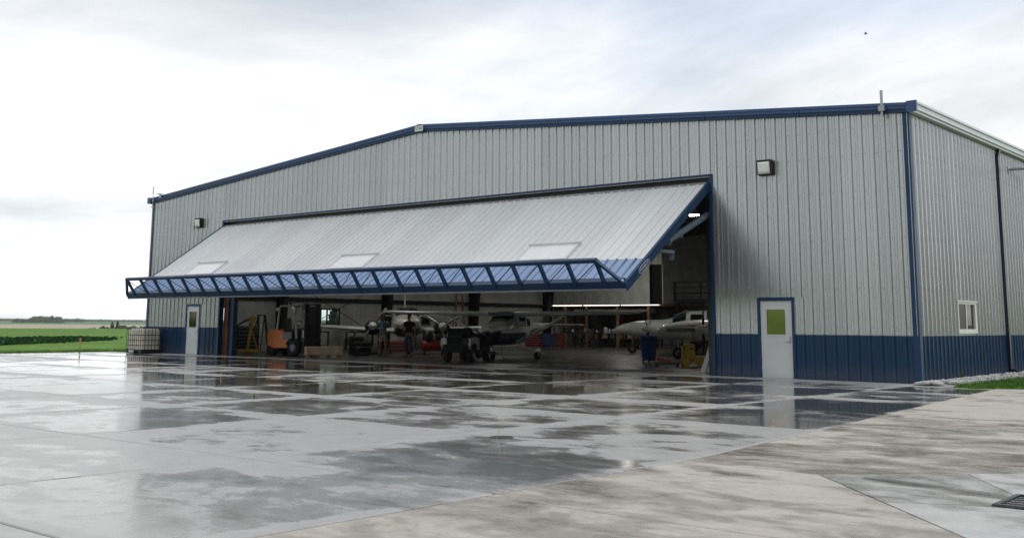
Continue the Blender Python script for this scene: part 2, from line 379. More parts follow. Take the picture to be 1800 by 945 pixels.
    def prism(s, poly, h0, h1, plane='xy'):
        """extruded outline; poly counter-clockwise in (a, b); plane xy -> z, xz -> y, yz -> x"""
        n = len(poly); mk = {'xy': lambda a, b, h: (a, b, h), 'xz': lambda a, b, h: (a, h, b), 'yz': lambda a, b, h: (h, a, b)}[plane]
        vs = [mk(a, b, h0) for a, b in poly] + [mk(a, b, h1) for a, b in poly]
        fs = [tuple(reversed(range(n))), tuple(range(n, 2 * n))] + [(i, (i + 1) % n, n + (i + 1) % n, n + i) for i in range(n)]
        s._add(vs, fs); return s
    def mesh(s, name, mats):
        me = bpy.data.meshes.new(name); me.from_pydata([tuple(p) for p in s.v], [], s.f)
        if not isinstance(mats, (list, tuple)): mats = [mats]
        for m in mats: me.materials.append(MT[m] if isinstance(m, str) else m)
        me.polygons.foreach_set('use_smooth', s.sm); me.polygons.foreach_set('material_index', s.mi); me.update(); return me
    def build(s, name, mats, parent=None, label=None, kind=None):
        return link(name, s.mesh(name, mats), parent, label, kind)

def link(name, me, parent=None, label=None, kind=None):
    o = bpy.data.objects.new(name, me); COL.objects.link(o)
    if parent is not None: o.parent = parent
    if label: o['label'] = label
    if kind: o['kind'] = kind
    return o
def thing(name, label, cat, loc=(0, 0, 0), rot=0., group=None):
    o = bpy.data.objects.new(name, None); COL.objects.link(o); o.empty_display_size = .2
    o.location = loc; o.rotation_euler = (0, 0, rot); o['label'] = label; o['category'] = cat
    if group: o['group'] = group
    return o
def tag(o, label, cat, group=None):
    o['label'] = label; o['category'] = cat
    if group: o['group'] = group
    return o
def dup(root, loc, rot, label):
    r = root.copy(); COL.objects.link(r); r.location = loc; r.rotation_euler = (0, 0, rot); r['label'] = label
    for ch in list(root.children):
        c = ch.copy(); COL.objects.link(c); c.parent = r
        for g in list(ch.children):
            d = g.copy(); COL.objects.link(d); d.parent = c
    return r
def text(name, body, size, mat, parent, loc, rot, extr=.002, align='CENTER'):
    cu = bpy.data.curves.new(name, 'FONT'); cu.body = body; cu.size = size; cu.extrude = extr; cu.align_x = align; cu.align_y = 'CENTER'; cu.resolution_u = 3
    tmp = bpy.data.objects.new('tmp_text', cu); COL.objects.link(tmp); me = bpy.data.meshes.new_from_object(tmp); bpy.data.objects.remove(tmp)
    me.name = name; me.materials.clear(); me.materials.append(MT[mat]); o = link(name, me, parent); o.location = loc; o.rotation_euler = rot; return o

# ================================================================ SETTING
HOR = 1872.0
def zoff(r, off): return CAM.z - off * r / HOR          # height that shows `off` photo pixels under the level horizon at range r
def ring_mesh(name, prof, mat, nseg=180, noise_amp=0., noise_sc=1., hill=False):
    """polar ground sheet about the camera's foot; prof = [(range, z)]"""
    m = MB(); R = []
    for r, z in prof:
        ring = []
        for i in range(nseg):
            a = 2 * pi * i / nseg; x, y = CAM.x + r * cos(a), CAM.y + r * sin(a)
            dz = 0
            if noise_amp: dz = noise_amp * r / 4000 * (mnoise.noise((cos(a) * noise_sc * 3, sin(a) * noise_sc * 3, r * .0007)) + .5 * mnoise.noise((cos(a) * noise_sc * 9, sin(a) * noise_sc * 9, r * .001)))
            if hill:                                       # grassy rise behind the photographer, mirrored in the door panes
                da = (degwrap(math.degrees(a) - 245)) / 32; k = min(1, max(0, (r - 45) / 120)); dz += 6.0 * k * k * (3 - 2 * k) * math.exp(-da * da)
                da = (degwrap(math.degrees(a) - 200)) / 22; dz += 1.2 * k * math.exp(-da * da)
            ring.append((x, y, z + dz))
        R.append(ring)
    m.rings(R, (False, False)); return m.build(name, mat, kind='structure')
def degwrap(d): return (d + 180) % 360 - 180
c = MB(); 
ring_mesh('ground', [(.05, -.09), (20, -.09), (60, -.10), (90, -.09), (120, -.07), (160, -.04), (200, 0), (218, -.02), (250, -1.0), (300, -3.2), (380, -6.5)], 'grass', 240, 0, 1, True)
ring_mesh('valley_field', [(375, -6.8), (520, -9), (700, -9), (900, zoff(900, 12)), (1050, zoff(1050, 9.5)), (1250, zoff(1250, 6.6)), (1500, zoff(1500, 5.6))], 'field_pale', 180, 1.2, 1)
ring_mesh('far_field', [(1490, zoff(1490, 5.9)), (1800, zoff(1800, 4.0)), (2200, zoff(2200, 2.4)), (2800, zoff(2800, 1.0)), (3200, zoff(3200, .6))], 'field_teal', 180, 2.0, 1.3)
ring_mesh('hills', [(3150, -2), (3600, zoff(3600, -.6)), (4300, zoff(4300, -2.2)), (5200, zoff(5200, -3.0)), (6000, zoff(6000, -2.0)), (6400, -30)], 'hill', 240, 6.5, 1.6)

# apron slabs -----------------------------------------------------------------
GX = [3.44 - 3.42 * k for k in range(13)]      # 3.44 ... -37.6
GY = [-.86, -3.3, -6.4, -9.65, -13.05, -16.45, -19.85, -23.15, -26.5, -29.9, -33.3]
def xb(y):                                                # seam between apron and driveway
    if y < -16.4: return 3.44
    return 3.44 + (1.92 - 3.44) * (y + 16.4) / 15.7
base = MB(); base.prism([(-37.4, -36), (40, -36), (40, -1.0), (4.3, 1.0), (3.2, .1), (2.45, -.32), (1.5, -1.03), (.9, -.95), (.35, -.62), (-34.9, -.30), (-37.35, -.3)], -.30, -.035)
apron = base.build('apron', 'joint', kind='structure')
JG = .012
def slab(poly, mat='apron', name='slab', top=0.):
    m = MB(); n = len(poly)
    # inset polygon (joint), chamfered arris
    cx = sum(p[0] for p in poly) / n; cy = sum(p[1] for p in poly) / n
    def ins(d):
        out_ = []
        for x, y in poly:
            vx, vy = x - cx, y - cy; out_.append((x - d * (1 if vx > 0 else -1), y - d * (1 if vy > 0 else -1)))
        return out_
    a, b = ins(JG), ins(JG + .012)
    m.rings([[(x, y, -.12) for x, y in a], [(x, y, top - .008) for x, y in a], [(x, y, top) for x, y in b]], (False, True), False)
    return m.build(name, mat, apron)
for k in range(len(GX) - 1):
    for j in range(len(GY) - 1):
        x1, x0, y1, y0 = GX[k], GX[k + 1], GY[j], GY[j + 1]
        if x1 < -20 and y0 < -30: continue
        dz = random.uniform(-.0015, .0015)
        if x0 < -37.3: x0 = -37.0
        if k == 0: slab([(x0, y0), (xb(y0), y0), (xb(y1), y1), (x0, y1)], top=dz)
        else: slab([(x0, y0), (x1, y0), (x1, y1), (x0, y1)], top=dz)
# pale threshold pads along the wall
px_ = [.35, -5.69, -11.55, -17.4, -23.25, -29.13, -34.9]
for a, b in zip(px_[1:], px_[:-1]): slab([(a, GY[0]), (b, GY[0]), (b, -.03), (a, -.03)], 'pad', 'threshold_slab', .004)
slab([(-37.0, GY[0]), (-34.9, GY[0]), (-34.9, -.30), (-37.0, -.30)], 'pad', 'threshold_slab', .002)
slab([(.36, -.86), (1.95, -.86), (1.5, -1.0 + .14), (.36, -.62)], 'pad', 'threshold_slab')
# driveway slabs
PAN = [(4.95, -16.9), (7.08, -19.25), (9.15, -17.15), (7.02, -14.85)]; DX0, DX1, DY0, DY1 = 6.70, 7.42, -17.62, -16.92
def dslab(poly, name='driveway_slab', mat='drive'): return slab(poly, mat, name)
dslab([(3.46, -24.0), (9.5, -24.0), (9.5, -20.0), (3.46, -20.0)]); dslab([(9.5, -24.0), (16, -24.0), (16, -20.0), (9.5, -20.0)])
dslab([(3.46, -36), (9.5, -36), (9.5, -24.0), (3.46, -24.0)]); dslab([(9.5, -36), (16, -36), (16, -24), (9.5, -24.0)])
dslab([(9.5, -20), (16, -20), (16, -8.0), (9.5, -8.0), (9.5, -17.15), (9.5, -19)])
def poly_slab(pts, name='driveway_slab', mat='drive'):
    """slab of any outline, seam left by shrinking towards each edge's inside"""
    n = len(pts); m = MB()
    def inset(d):
        o_ = []
        for i in range(n):
            p, a, b = Vector(pts[i]), Vector(pts[i - 1]), Vector(pts[(i + 1) % n])
            e1 = (p - a).normalized(); e2 = (b - p).normalized(); n1 = Vector((-e1.y, e1.x)); n2 = Vector((-e2.y, e2.x))
            k = 1 + n1.dot(n2); o_.append(p + (n1 + n2) * (d / max(k, .3)))
        return o_
    a, b = inset(.006), inset(.016)
    m.rings([[(q_.x, q_.y, -.12) for q_ in a], [(q_.x, q_.y, -.007) for q_ in a], [(q_.x, q_.y, 0) for q_ in b]], (False, True), False)
    return m.build(name, mat, apron)
poly_slab([(3.46, -20.0), (9.5, -20.0), (9.15, -17.15), (7.08, -19.25), (4.95, -16.9), (3.46, -16.9)][:0] or [(3.46, -20), (9.5, -20), (9.5, -19.25), (7.08, -19.25), (4.95, -16.9), (3.46, -16.9)])
poly_slab([(7.08, -19.25), (9.5, -19.25), (9.5, -17.15), (9.15, -17.15)])
poly_slab([(4.95, -16.9), (7.02, -14.85), (9.15, -17.15), (9.5, -17.15), (9.5, -8.0), (2.63, -8.0), (3.46, -16.4), (3.46, -16.9)])
poly_slab([(2.63, -8.0), (16, -8.0), (16, 0.8), (4.3, .8), (3.2, .05), (2.5, -.36), (1.93, -.72)])
dslab([(16, -20), (40, -20), (40, -1.2), (16, -1.2)]); dslab([(16, -36), (40, -36), (40, -20), (16, -20)])
# drain pan: four leaves falling to the grate
mid = [((PAN[i][0] + PAN[(i + 1) % 4][0]) / 2, (PAN[i][1] + PAN[(i + 1) % 4][1]) / 2) for i in range(4)]
GC = [(DX0, (DY0 + DY1) / 2), ((DX0 + DX1) / 2, DY0), (DX1, (DY0 + DY1) / 2), ((DX0 + DX1) / 2, DY1)]
GK = [(DX0, DY0), (DX1, DY0), (DX1, DY1), (DX0, DY1)]     # grate corners, counter-clockwise from lower left
for i in range(4):
    pts = [mid[i - 1], PAN[i], mid[i], GK[i], GK[(i - 1) % 4]]
    m = MB(); fall = lambda p: -.012 if p in GK else 0.
    ctr = Vector((sum(p[0] for p in pts) / 5, sum(p[1] for p in pts) / 5))
    sh = [Vector(p) + (ctr - Vector(p)).normalized() * .009 for p in pts]
    m.rings([[(s_.x, s_.y, -.12) for s_ in sh], [(s_.x, s_.y, fall(p)) for s_, p in zip(sh, pts)]], (False, True), False)
    m.build('pan_leaf', 'pan', apron)
gr = thing('drain_grate', 'dark cast iron drain grate in the concrete at the lower right corner', 'drain grate', ((DX0 + DX1) / 2, (DY0 + DY1) / 2, -.012))
f = MB(); gx, gy = (DX1 - DX0) / 2 - .01, (DY1 - DY0) / 2 - .01
for s_ in (-1, 1): f.box((s_ * (gx - .02), 0, -.005), (.04, gy * 2, .05)); f.box((0, s_ * (gy - .02), -.004), (gx * 2 - .082, .04, .05))
f.build('frame', 'iron', gr)
m = MB(); m.box((0, 0, 0), (gx * 2 - .09, .075, .034)); bar = m.mesh('grate_bar', 'iron')
for i in range(5):
    y = -gy + .05 + (2 * gy - .1) * (i + .5) / 5
    o = link('grate_bar', bar, gr); o.location = (0, y, -.008)
m = MB(); m.box((0, 0, -.21), (gx * 2, gy * 2, .16)); m.build('sump', 'black', gr)
# water running over the pan to the grate
wt = MB()
def ribbon(pts, w, z):
    for (x0, y0), (x1, y1), wa, wb in zip(pts[:-1], pts[1:], w[:-1], w[1:]):
        d = Vector((x1 - x0, y1 - y0)).normalized(); nn = Vector((-d.y, d.x))
        a, b = Vector((x0, y0)), Vector((x1, y1))
        wt._add([(*(a - nn * wa), z), (*(b - nn * wb), z), (*(b + nn * wb), z), (*(a + nn * wa), z)], [(0, 1, 2, 3)])
ribbon([(5.35, -16.85), (5.8, -16.93), (6.2, -17.0), (6.5, -17.08), (6.72, -17.18)], [.05, .11, .10, .09, .05], .005)
wt.build('puddle', 'water', kind='structure')
# small round inlet in the apron, standing full of dark water
inl = thing('apron_inlet', 'small black round drain opening in the wet apron with one grass blade beside it', 'drain inlet', (.6, -16.46, 0))
m = MB(); m.lathe([(.125, .001), (.125, .008), (.14, .008), (.16, .001)], n=24); m.build('rim', 'dark', inl)
m = MB(); m.lathe([(.001, .004), (.126, .004)], n=24); m.build('cover', 'black', inl)

def weed(x, y, h, n, label, mt='blade'):
    t = thing('weed', label, 'weed', (x, y, 0)); b = MB()
    for i in range(n):
        a = random.uniform(0, 6.28); l = random.uniform(.15, .5) * h; w = .006 + .004 * random.random(); z = h * random.uniform(.7, 1)
        dx, dy = cos(a) * l, sin(a) * l; px, py = -sin(a) * w, cos(a) * w
        b._add([(px, py, -.01), (-px, -py, -.01), (dx * .4 - px, dy * .4 - py, z * .6), (dx * .4 + px, dy * .4 + py, z * .6), (dx, dy, z)], [(0, 1, 2, 3), (3, 2, 4)])
    b.build('blades', mt, t)
weed(.66, -16.62, .30, 1, 'single pale grass blade standing beside the black drain inlet', 'straw')
weed(-7.0, -14.55, .13, 9, 'tiny weed tuft in a joint of the bright wet apron at left')
weed(-7.35, -2.35, .11, 8, 'tiny weed tuft in the wet apron in front of the hangar opening')
weed(.30, 2.1, .28, 16, 'green weed clump growing from the pale stones under the side window')

# grass and gravel beside the right-hand wall
gp = [(1.05, -.92), (1.5, -1.0), (2.5, -.33), (3.2, .1), (4.35, .85), (16, .9), (26, 2), (26, 40), (.95, 40), (.95, 1.4)]
m = MB(); m.prism(gp, -.06, .015); m.build('lawn_strip', 'grass', kind='structure')
b = MB()
def inside(x, y, P):
    c_ = False; j = len(P) - 1
    for i in range(len(P)):
        if (P[i][1] > y) != (P[j][1] > y) and x < (P[j][0] - P[i][0]) * (y - P[i][1]) / (P[j][1] - P[i][1]) + P[i][0]: c_ = not c_
        j = i
    return c_
def blade(x, y, z, h):
    a = random.uniform(0, 6.28); w = random.uniform(.005, .009); l = h * random.uniform(.1, .6)
    px, py, dx, dy = -sin(a) * w, cos(a) * w, cos(a) * l, sin(a) * l
    b._add([(x + px, y + py, z), (x - px, y - py, z), (x + dx, y + dy, z + h)], [(0, 1, 2)])
k = 0
while k < 26000:
    x, y = random.uniform(1, 9), -1.1 + 11 * random.random() ** 1.6
    if inside(x, y, gp): blade(x, y, .01, random.uniform(.05, .13)); k += 1
for i in range(16000):                                     # ragged grass edge along the far side of the apron
    y = random.uniform(-16, 8); x = -37.2 - abs(random.gauss(0, 1.2)) if y < -.4 else random.uniform(-41, -35.2)
    blade(x, y, -.10, random.uniform(.10, .24))
b.build('grass_blades', 'blade', kind='stuff')
m = MB(); m.prism([(.04, -.60), (.40, -.62), (1.05, -.9), (.95, 1.4), (.95, 40), (.04, 40)], -.08, .012); m.build('gravel_bed', 'gravel', kind='structure')
st = MB()
for i in range(1500):
    y = -.7 + 16 * random.random() ** 1.7; x = random.uniform(.06, .98); r = random.uniform(.025, .07)
    if y < 0: x = random.uniform(.1, .35 + .6 * (0 - y)); 
    if y < -.55 and x > .9: continue
    st.sphere((x, y, .012 + r * .35 + .05 * max(0, 1 - abs(x - .5) * 2)), r, (random.uniform(.8, 1.3), random.uniform(.8, 1.3), random.uniform(.5, .8)), 5, 3)
st.sm = [False] * len(st.sm); st.build('gravel', 'stone', kind='stuff')

# tall dark crop strip in the left field, marker stake, trees ------------------
cs = MB()
for i in range(5200):
    t = random.random(); p = Vector((-46, -9.5)).lerp(Vector((-69.5, 16.5)), t) + Vector((random.gauss(0, .8), random.gauss(0, .8)))
    hgt = (.62 - .28 * t) * (1 - .35 * random.random()); a = random.uniform(0, 6.28); w = random.uniform(.10, .24)
    z0 = -.1; dz = hgt * random.uniform(.3, 1)
    ux, uy = cos(a) * w, sin(a) * w; tl = random.uniform(-.1, .1)
    cs._add([(p.x - ux, p.y - uy, z0 + dz - .12), (p.x + ux, p.y + uy, z0 + dz - .12 + tl), (p.x + ux * .4 + tl, p.y + uy * .4, z0 + dz + .06), (p.x - ux * .7, p.y - uy * .7 + tl, z0 + dz + .03)], [(0, 1, 2, 3)])
cs.build('crop_strip', 'crop', kind='stuff')
t = thing('marker_stake', 'thin pale wooden survey stake with orange tip in the green field', 'stake', (-39.12, -.75, -.1))
m = MB(); m.box((0, 0, .30), (.05, .05, .60)); m.build('stake', 'straw', t)
m = MB(); m.box((0, 0, .64), (.06, .06, .09)); m.build('ribbon', 'orange', t)

def tree_mesh(h, rad, kind, n, sz):
    tr = MB(); tr.tube([(0, 0, -.3), (.05, .02, h * .25), (-.03, .05, h * .55), (0, 0, h * .85)], [.035 * h, .028 * h, .018 * h, .006 * h], 6)
    for i in range(5):
        a = i * 1.26 + .4; z = h * (.3 + .1 * i)
        tr.tube([(0, 0, z), (cos(a) * rad * .4, sin(a) * rad * .4, z + h * .08), (cos(a) * rad * .75, sin(a) * rad * .75, z + h * .17)], [.014 * h, .01 * h, .004 * h], 5)
    cr = MB(); lobes = [(random.uniform(-.55, .55) * rad, random.uniform(-.55, .55) * rad, random.uniform(.42, .84) * h, random.uniform(.35, .6) * rad) for _ in range(8)]
    for i in range(n):
        if kind == 'pine':
            f_ = random.random() ** .7; z = h * (.12 + .88 * f_); rr = rad * (1 - f_) * random.uniform(.35, 1.05) + .03; a = random.uniform(0, 6.28); p = Vector((rr * cos(a), rr * sin(a), z - rr * .2))
        else:
            lx, ly, lz, lr = random.choice(lobes); d = Vector((random.gauss(0, 1), random.gauss(0, 1), random.gauss(0, 1))).normalized() * lr * random.random() ** .4; p = Vector((lx, ly, lz)) + Vector((d.x, d.y, d.z * .85))
        e = Euler((random.uniform(0, 6), random.uniform(0, 6), random.uniform(0, 6))).to_matrix(); s_ = sz * random.uniform(.6, 1.3)
        cr._add([p + e @ Vector(q_) * s_ for q_ in ((-1, -.4, 0), (.2, -.7, .2), (1, .1, 0), (.1, .6, -.15), (-.6, .5, .1))], [(0, 1, 2, 3, 4)])
    return tr, cr
def azpos(px, r, z):                                        # map bearing (degrees left of the camera axis) and range to ground
    a = YAW + math.atan((900 - px) / FOC); return (CAM.x - sin(a) * r, CAM.y + cos(a) * r, z)
tr_spec = [(208, 690, 8.6, 2.3, 'pine'), (217, 700, 9.2, 2.4, 'pine'), (226, 690, 8.0, 3.6, 'leafy'), (234, 705, 7.0, 3.4, 'leafy'), (243, 690, 6.2, 3.2, 'leafy'), (251, 700, 6.6, 3.4, 'leafy'), (197, 720, 6.6, 3.0, 'leafy'), (165, 700, 4.9, 2.8, 'leafy'), (174, 710, 5.4, 3.0, 'leafy')]
labs = ['tall pointed conifer at the left end of the far farm grove', 'tallest pointed conifer in the far farm grove', 'broad round tree just right of the two far conifers', 'middle leafy tree of the far farm grove', 'low leafy tree near the right of the far farm grove', 'leafy tree half hidden by the hangar corner at the far grove', 'lone leafy tree just left of the far farm grove', 'left of two low bushy trees on the pale far field', 'right of two low bushy trees on the pale far field']
for (px, r, h, rad, kd), lb in zip(tr_spec, labs):
    t = thing('conifer_tree' if kd == 'pine' else 'leafy_tree', lb, 'tree', azpos(px, r, -9.0 + 0), random.uniform(0, 6), 'trees on the far fields')
    tr, cr = tree_mesh(h * 1.12, rad * 1.25, kd, 420, .62); tr.build('trunk', 'bark', t); cr.build('crown', 'needle' if kd == 'pine' else 'leaf', t)
t = thing('conifer_tree', 'dark conifer seen through the window in the inner left hangar wall', 'tree', (-60.0, 33.0, -.1), 0)
tr, cr = tree_mesh(3.6, 1.35, 'pine', 900, .16); tr.build('trunk', 'bark', t); cr.build('crown', 'needle', t)
tl = MB()
for (pa, pb, r, h, n) in ((35, 60, 2050, 6, 260), (62, 122, 2100, 12, 900), (118, 160, 2600, 10, 300), (-40, 40, 2900, 9, 300), (150, 262, 3000, 9, 500), (262, 900, 2600, 9, 900)):
    for i in range(n):
        px = random.uniform(pa, pb); ed = min(1, (px - pa) / 6 + .25, (pb - px) / 6 + .25); x, y, z = azpos(px, r + random.uniform(-40, 40), zoff(r, 3.0))
        for k in range(2):
            p = Vector((x, y, z + random.random() * h * ed * (.7 + .3 * mnoise.noise((px * .2, 0, 1))))); e = Euler((random.uniform(0, 6), random.uniform(0, 6), random.uniform(0, 6))).to_matrix(); s_ = random.uniform(1.8, 4)
            tl._add([p + e @ Vector(q_) * s_ for q_ in ((-1, -.5, 0), (.9, -.6, .2), (.4, .8, -.2), (-.7, .5, 0))], [(0, 1, 2, 3)])
tl.build('far_treeline', 'leaf', kind='stuff')
wb = MB()  # unseen tree belt added behind the camera to darken the wall rib reflections
for i in range(8500):
    t_ = random.random(); p = Vector((2, -84)).lerp(Vector((96, -26)), t_); hh = 9.5 * (.8 + .3 * mnoise.noise((t_ * 14, 0, 3)))
    p = Vector((p.x + random.gauss(0, 2), p.y + random.gauss(0, 2), hh * random.random() ** .8)); e = Euler((random.uniform(0, 6), random.uniform(0, 6), random.uniform(0, 6))).to_matrix(); s_ = random.uniform(.5, 1.3)
    wb._add([p + e @ Vector(q_) * s_ for q_ in ((-1, -.5, 0), (.9, -.6, .2), (.4, .8, -.2), (-.7, .5, 0))], [(0, 1, 2, 3)])
wb.build('unseen_reflection_wood', 'needle', kind='stuff')

# ================================================================ HANGAR
Wd, He, RISE, Hb, L = 34.69, 6.77, 1.437, 1.17, 36.0
JR, JL, HOP = -5.69, -29.13, 5.58
hang = thing('hangar', 'long grey ribbed metal hangar with navy base band and open lift-up door', 'hangar')
def topz(x): return He + RISE * (1 - abs(x + Wd / 2) / (Wd / 2))
def profile(wd, nr=3):
    p = wd / nr; pts = []
    for k in range(nr):
        b0 = k * p
        if k == 0: pts += [(0, .043), (.014, .043), (.036, 0)]
        pts += [(b0 + p * .345, 0), (b0 + p * .37, .010), (b0 + p * .425, .010), (b0 + p * .45, 0), (b0 + p * .56, 0), (b0 + p * .585, .010), (b0 + p * .64, .010), (b0 + p * .665, 0)]
        pts += [(b0 + p - .036, 0), (b0 + p - .014, .043)]
        pts += [(b0 + p, .043)] if k == nr - 1 else [(b0 + p + .014, .043), (b0 + p + .036, 0)]
    return pts
def sheet_mesh(name, wd, zb, ztf, mat, u0=0., nr=3):
    """ribbed sheet: width along x, rib depth towards -y, height along z (top edge may slope)"""
    m = MB(); pts = [(min(u, wd), w) for u, w in profile(wd, nr)]
    lo = [(u, -w, zb) for u, w in pts]; hi = [(u, -w, ztf(u0 + u)) for u, w in pts]
    m.rings([lo, hi], (False, False), False, False); return m.mesh(name, mat)
cache = {}
SW = Wd / 38
def front_sheet(x0, wd, zb, ztf, mat, name, nr=3, key=None):
    if key and key in cache: me = cache[key]
    else:
        me = sheet_mesh(name, wd, zb, ztf, mat, x0, nr)
        if key: cache[key] = me
    o = link(name, me, hang); o.location = (x0, 0, 0); return o
DOORS = [(-4.2287, .9133), (-31.5135, .9133)]                     # leaf left edge, width
def cut_spans(a, b, zone):
    sp = [(a, b)]
    for p, q_ in zone:
        nsp = []
        for s_, e in sp:
            if q_ <= s_ or p >= e: nsp.append((s_, e))
            else:
                if p > s_: nsp.append((s_, p))
                if q_ < e: nsp.append((q_, e))
        sp = nsp
    return [(s_, e) for s_, e in sp if e - s_ > .02]
dz = [(d - .07, d + w + .07) for d, w in DOORS]
DTOP = 2.13
for k in range(38):
    a = -Wd + k * SW; b_ = a + SW
    op = a >= JL - .5 and b_ <= JR + .5 and not (b_ < JL or a > JR)
    for s_, e in cut_spans(a, b_, [(JL, JR)]):
        full = abs(e - s_ - SW) < 1e-4; nr = max(1, round((e - s_) / SW * 3))
        # navy base sheet and grey sheet, cut round the personnel doors
        for u, v in cut_spans(s_, e, dz): front_sheet(u, v - u, .0, lambda x: Hb - .012, 'navy_sheet', 'base_panel', max(1, round((v - u) / SW * 3)), ('b', round(v - u, 3)))
        lowcut = [z_ for z_ in dz if z_[1] > s_ and z_[0] < e]
        if lowcut:
            for u, v in cut_spans(s_, e, dz): front_sheet(u, v - u, Hb + .004, lambda x: DTOP, 'grey_sheet', 'wall_panel', max(1, round((v - u) / SW * 3)))
            front_sheet(s_, e - s_, DTOP, topz, 'grey_sheet', 'wall_panel', nr)
        else: front_sheet(s_, e - s_, Hb + .004, topz, 'grey_sheet', 'wall_panel', nr)
    for s_, e in cut_spans(a, b_, [(-99, JL), (JR, 99)]):
        front_sheet(s_, e - s_, HOP, topz, 'grey_sheet', 'wall_panel', max(1, round((e - s_) / SW * 3)))
# side wall (faces +x): sheets turned a quarter turn
SWIN = (2.93, 4.52, 1.21, 2.06)
def side_sheet(y0, wd, zb, zt, mat, name):
    nr = max(1, round(wd / .9 * 3)); key = ('s', round(wd, 3), zb, zt, mat)
    if key not in cache: cache[key] = sheet_mesh(name, wd, zb, lambda u: zt, mat, 0, nr)
    o = link(name, cache[key], hang); o.location = (0, y0, 0); o.rotation_euler = (0, 0, pi / 2); return o
for k in range(40):
    y0 = k * .9
    side_sheet(y0, .9, .0, Hb - .012, 'navy_sheet', 'base_panel')
    sp = cut_spans(y0, y0 + .9, [(SWIN[0], SWIN[1])])
    for u, v in sp: side_sheet(u, v - u, Hb + .004, He + .1, 'grey_sheet', 'wall_panel')
    if len(sp) != 1 or abs(sp[0][1] - sp[0][0] - .9) > .01:
        u, v = max(y0, SWIN[0]), min(y0 + .9, SWIN[1])
        if v > u: side_sheet(u, v - u, SWIN[3], He + .1, 'grey_sheet', 'wall_panel')
# backing structure (liner side) of front, right, left and rear walls
lw = MB()
WIN_L = [(3.05, 4.40), (9.95, 11.30), (17.15, 18.15), (24.0, 25.2)]; WZ0, WZ1 = 1.28, 2.12
m = MB(); zz = -.02
def xz(pts, y0, y1): m.prism(pts, y0, y1, 'xz')
xz([(-Wd, 0.), (JL - .03, 0), (JL - .03, HOP + .02), (-Wd, HOP + .02)][::1], .012, .16)
xz([(JR + .03, 0), (DOORS[0][0] - .02, 0), (DOORS[0][0] - .02, HOP + .02), (JR + .03, HOP + .02)], .012, .16)
xz([(DOORS[0][0] - .02, 2.07), (DOORS[0][0] + .9333, 2.07), (DOORS[0][0] + .9333, HOP + .02), (DOORS[0][0] - .02, HOP + .02)], .013, .159)
xz([(DOORS[0][0] + .9333, 0), (-.01, 0), (-.01, HOP + .02), (DOORS[0][0] + .9333, HOP + .02)], .012, .16)
xz([(-Wd, HOP + .02), (-.01, HOP + .02), (-.01, He), (-Wd / 2, He + RISE - .01), (-Wd, He)], .012, .16)
m.build('front_liner', 'liner', hang)
m = MB()
m.mm((-.16, .16, 0), (-.012, SWIN[0], He)); m.mm((-.16, SWIN[1], 0), (-.012, L, He)); m.mm((-.16, SWIN[0], 0), (-.012, SWIN[1], SWIN[2])); m.mm((-.16, SWIN[0], SWIN[3]), (-.012, SWIN[1], He))
m.build('side_liner', 'liner', hang)
# left wall: white liner sheets below, quilted insulation above, four windows
ys = [0.16]
for a, b_ in WIN_L: ys += [a, b_]
ys.append(L)
for i in range(0, len(ys), 2):
    o = MB(); o.mm((-Wd, ys[i], 0), (-Wd + .12, ys[i + 1], 2.52)); o.build('liner_panel', 'liner', hang)
for a, b_ in WIN_L:
    o = MB(); o.mm((-Wd, a, 0), (-Wd + .12, b_, WZ0)); o.build('liner_panel', 'liner', hang); o = MB(); o.mm((-Wd, a, WZ1), (-Wd + .12, b_, 2.52)); o.build('liner_panel', 'liner', hang)
rb = MB()
for i in range(int(L / .305)):
    y = .3 + i * .305
    if any(a - .03 < y < b_ + .03 for a, b_ in WIN_L): continue
    rb.box((-Wd + .128, y, 1.26), (.03, .05, 2.5))
rb.build('liner_rib', 'liner', hang, kind='stuff')
for k in range(10):
    o = MB(); o.mm((-Wd, .16 + k * 3.584, 2.53), (-Wd + .16, .16 + (k + 1) * 3.584 - .02, He)); o.build('insulation_blanket', 'insul', hang)
o = MB(); o.mm((-Wd + .16, .2, 2.46), (-Wd + .30, L, 2.66)); o.build('girt', 'dark', hang)
o = MB(); o.mm((-Wd + .17, .2, 4.6), (-Wd + .30, L, 4.78)); o.build('girt', 'dark', hang)
for a, b_ in WIN_L:
    w = MB(); cx_ = -Wd + .06
    for z in (WZ0 + .03, WZ1 - .03): w.mm((cx_ - .10, a, z - .035), (cx_ + .10, b_, z + .035))
    for y in (a + .035, b_ - .035): w.mm((cx_ - .10, y - .035, WZ0 + .066), (cx_ + .10, y + .035, WZ1 - .066))
    w.mm((cx_ - .03, (a * .62 + b_ * .38) - .025, WZ0 + .066), (cx_ + .05, (a * .62 + b_ * .38) + .025, WZ1 - .066))
    wo = w.build('window', 'dark', hang)
    g_ = MB(); g_.mm((cx_ - .012, a + .071, WZ0 + .067), (cx_ - .006, b_ - .071, WZ1 - .067)); g_.build('pane', 'glass', wo)
m = MB(); m.prism([(-Wd, 0), (0 - .012, 0), (-.012, He), (-Wd / 2, He + RISE), (-Wd, He)], L - .14, L, 'xz'); m.build('rear_wall', 'liner', hang)
rd = MB(); rd.mm((-29.1, L - .20, 2.95), (-26.2, L - .15, 5.7)); rdo = rd.build('overhead_door', 'insul', hang)
fr = MB()
for x in (-29.2, -26.1): fr.mm((x - .05, L - .24, 2.9), (x + .05, L - .141, 5.9))
fr.mm((-29.25, L - .24, 5.72), (-26.05, L - .141, 5.86)); fr.build('door_track', 'black', rdo)
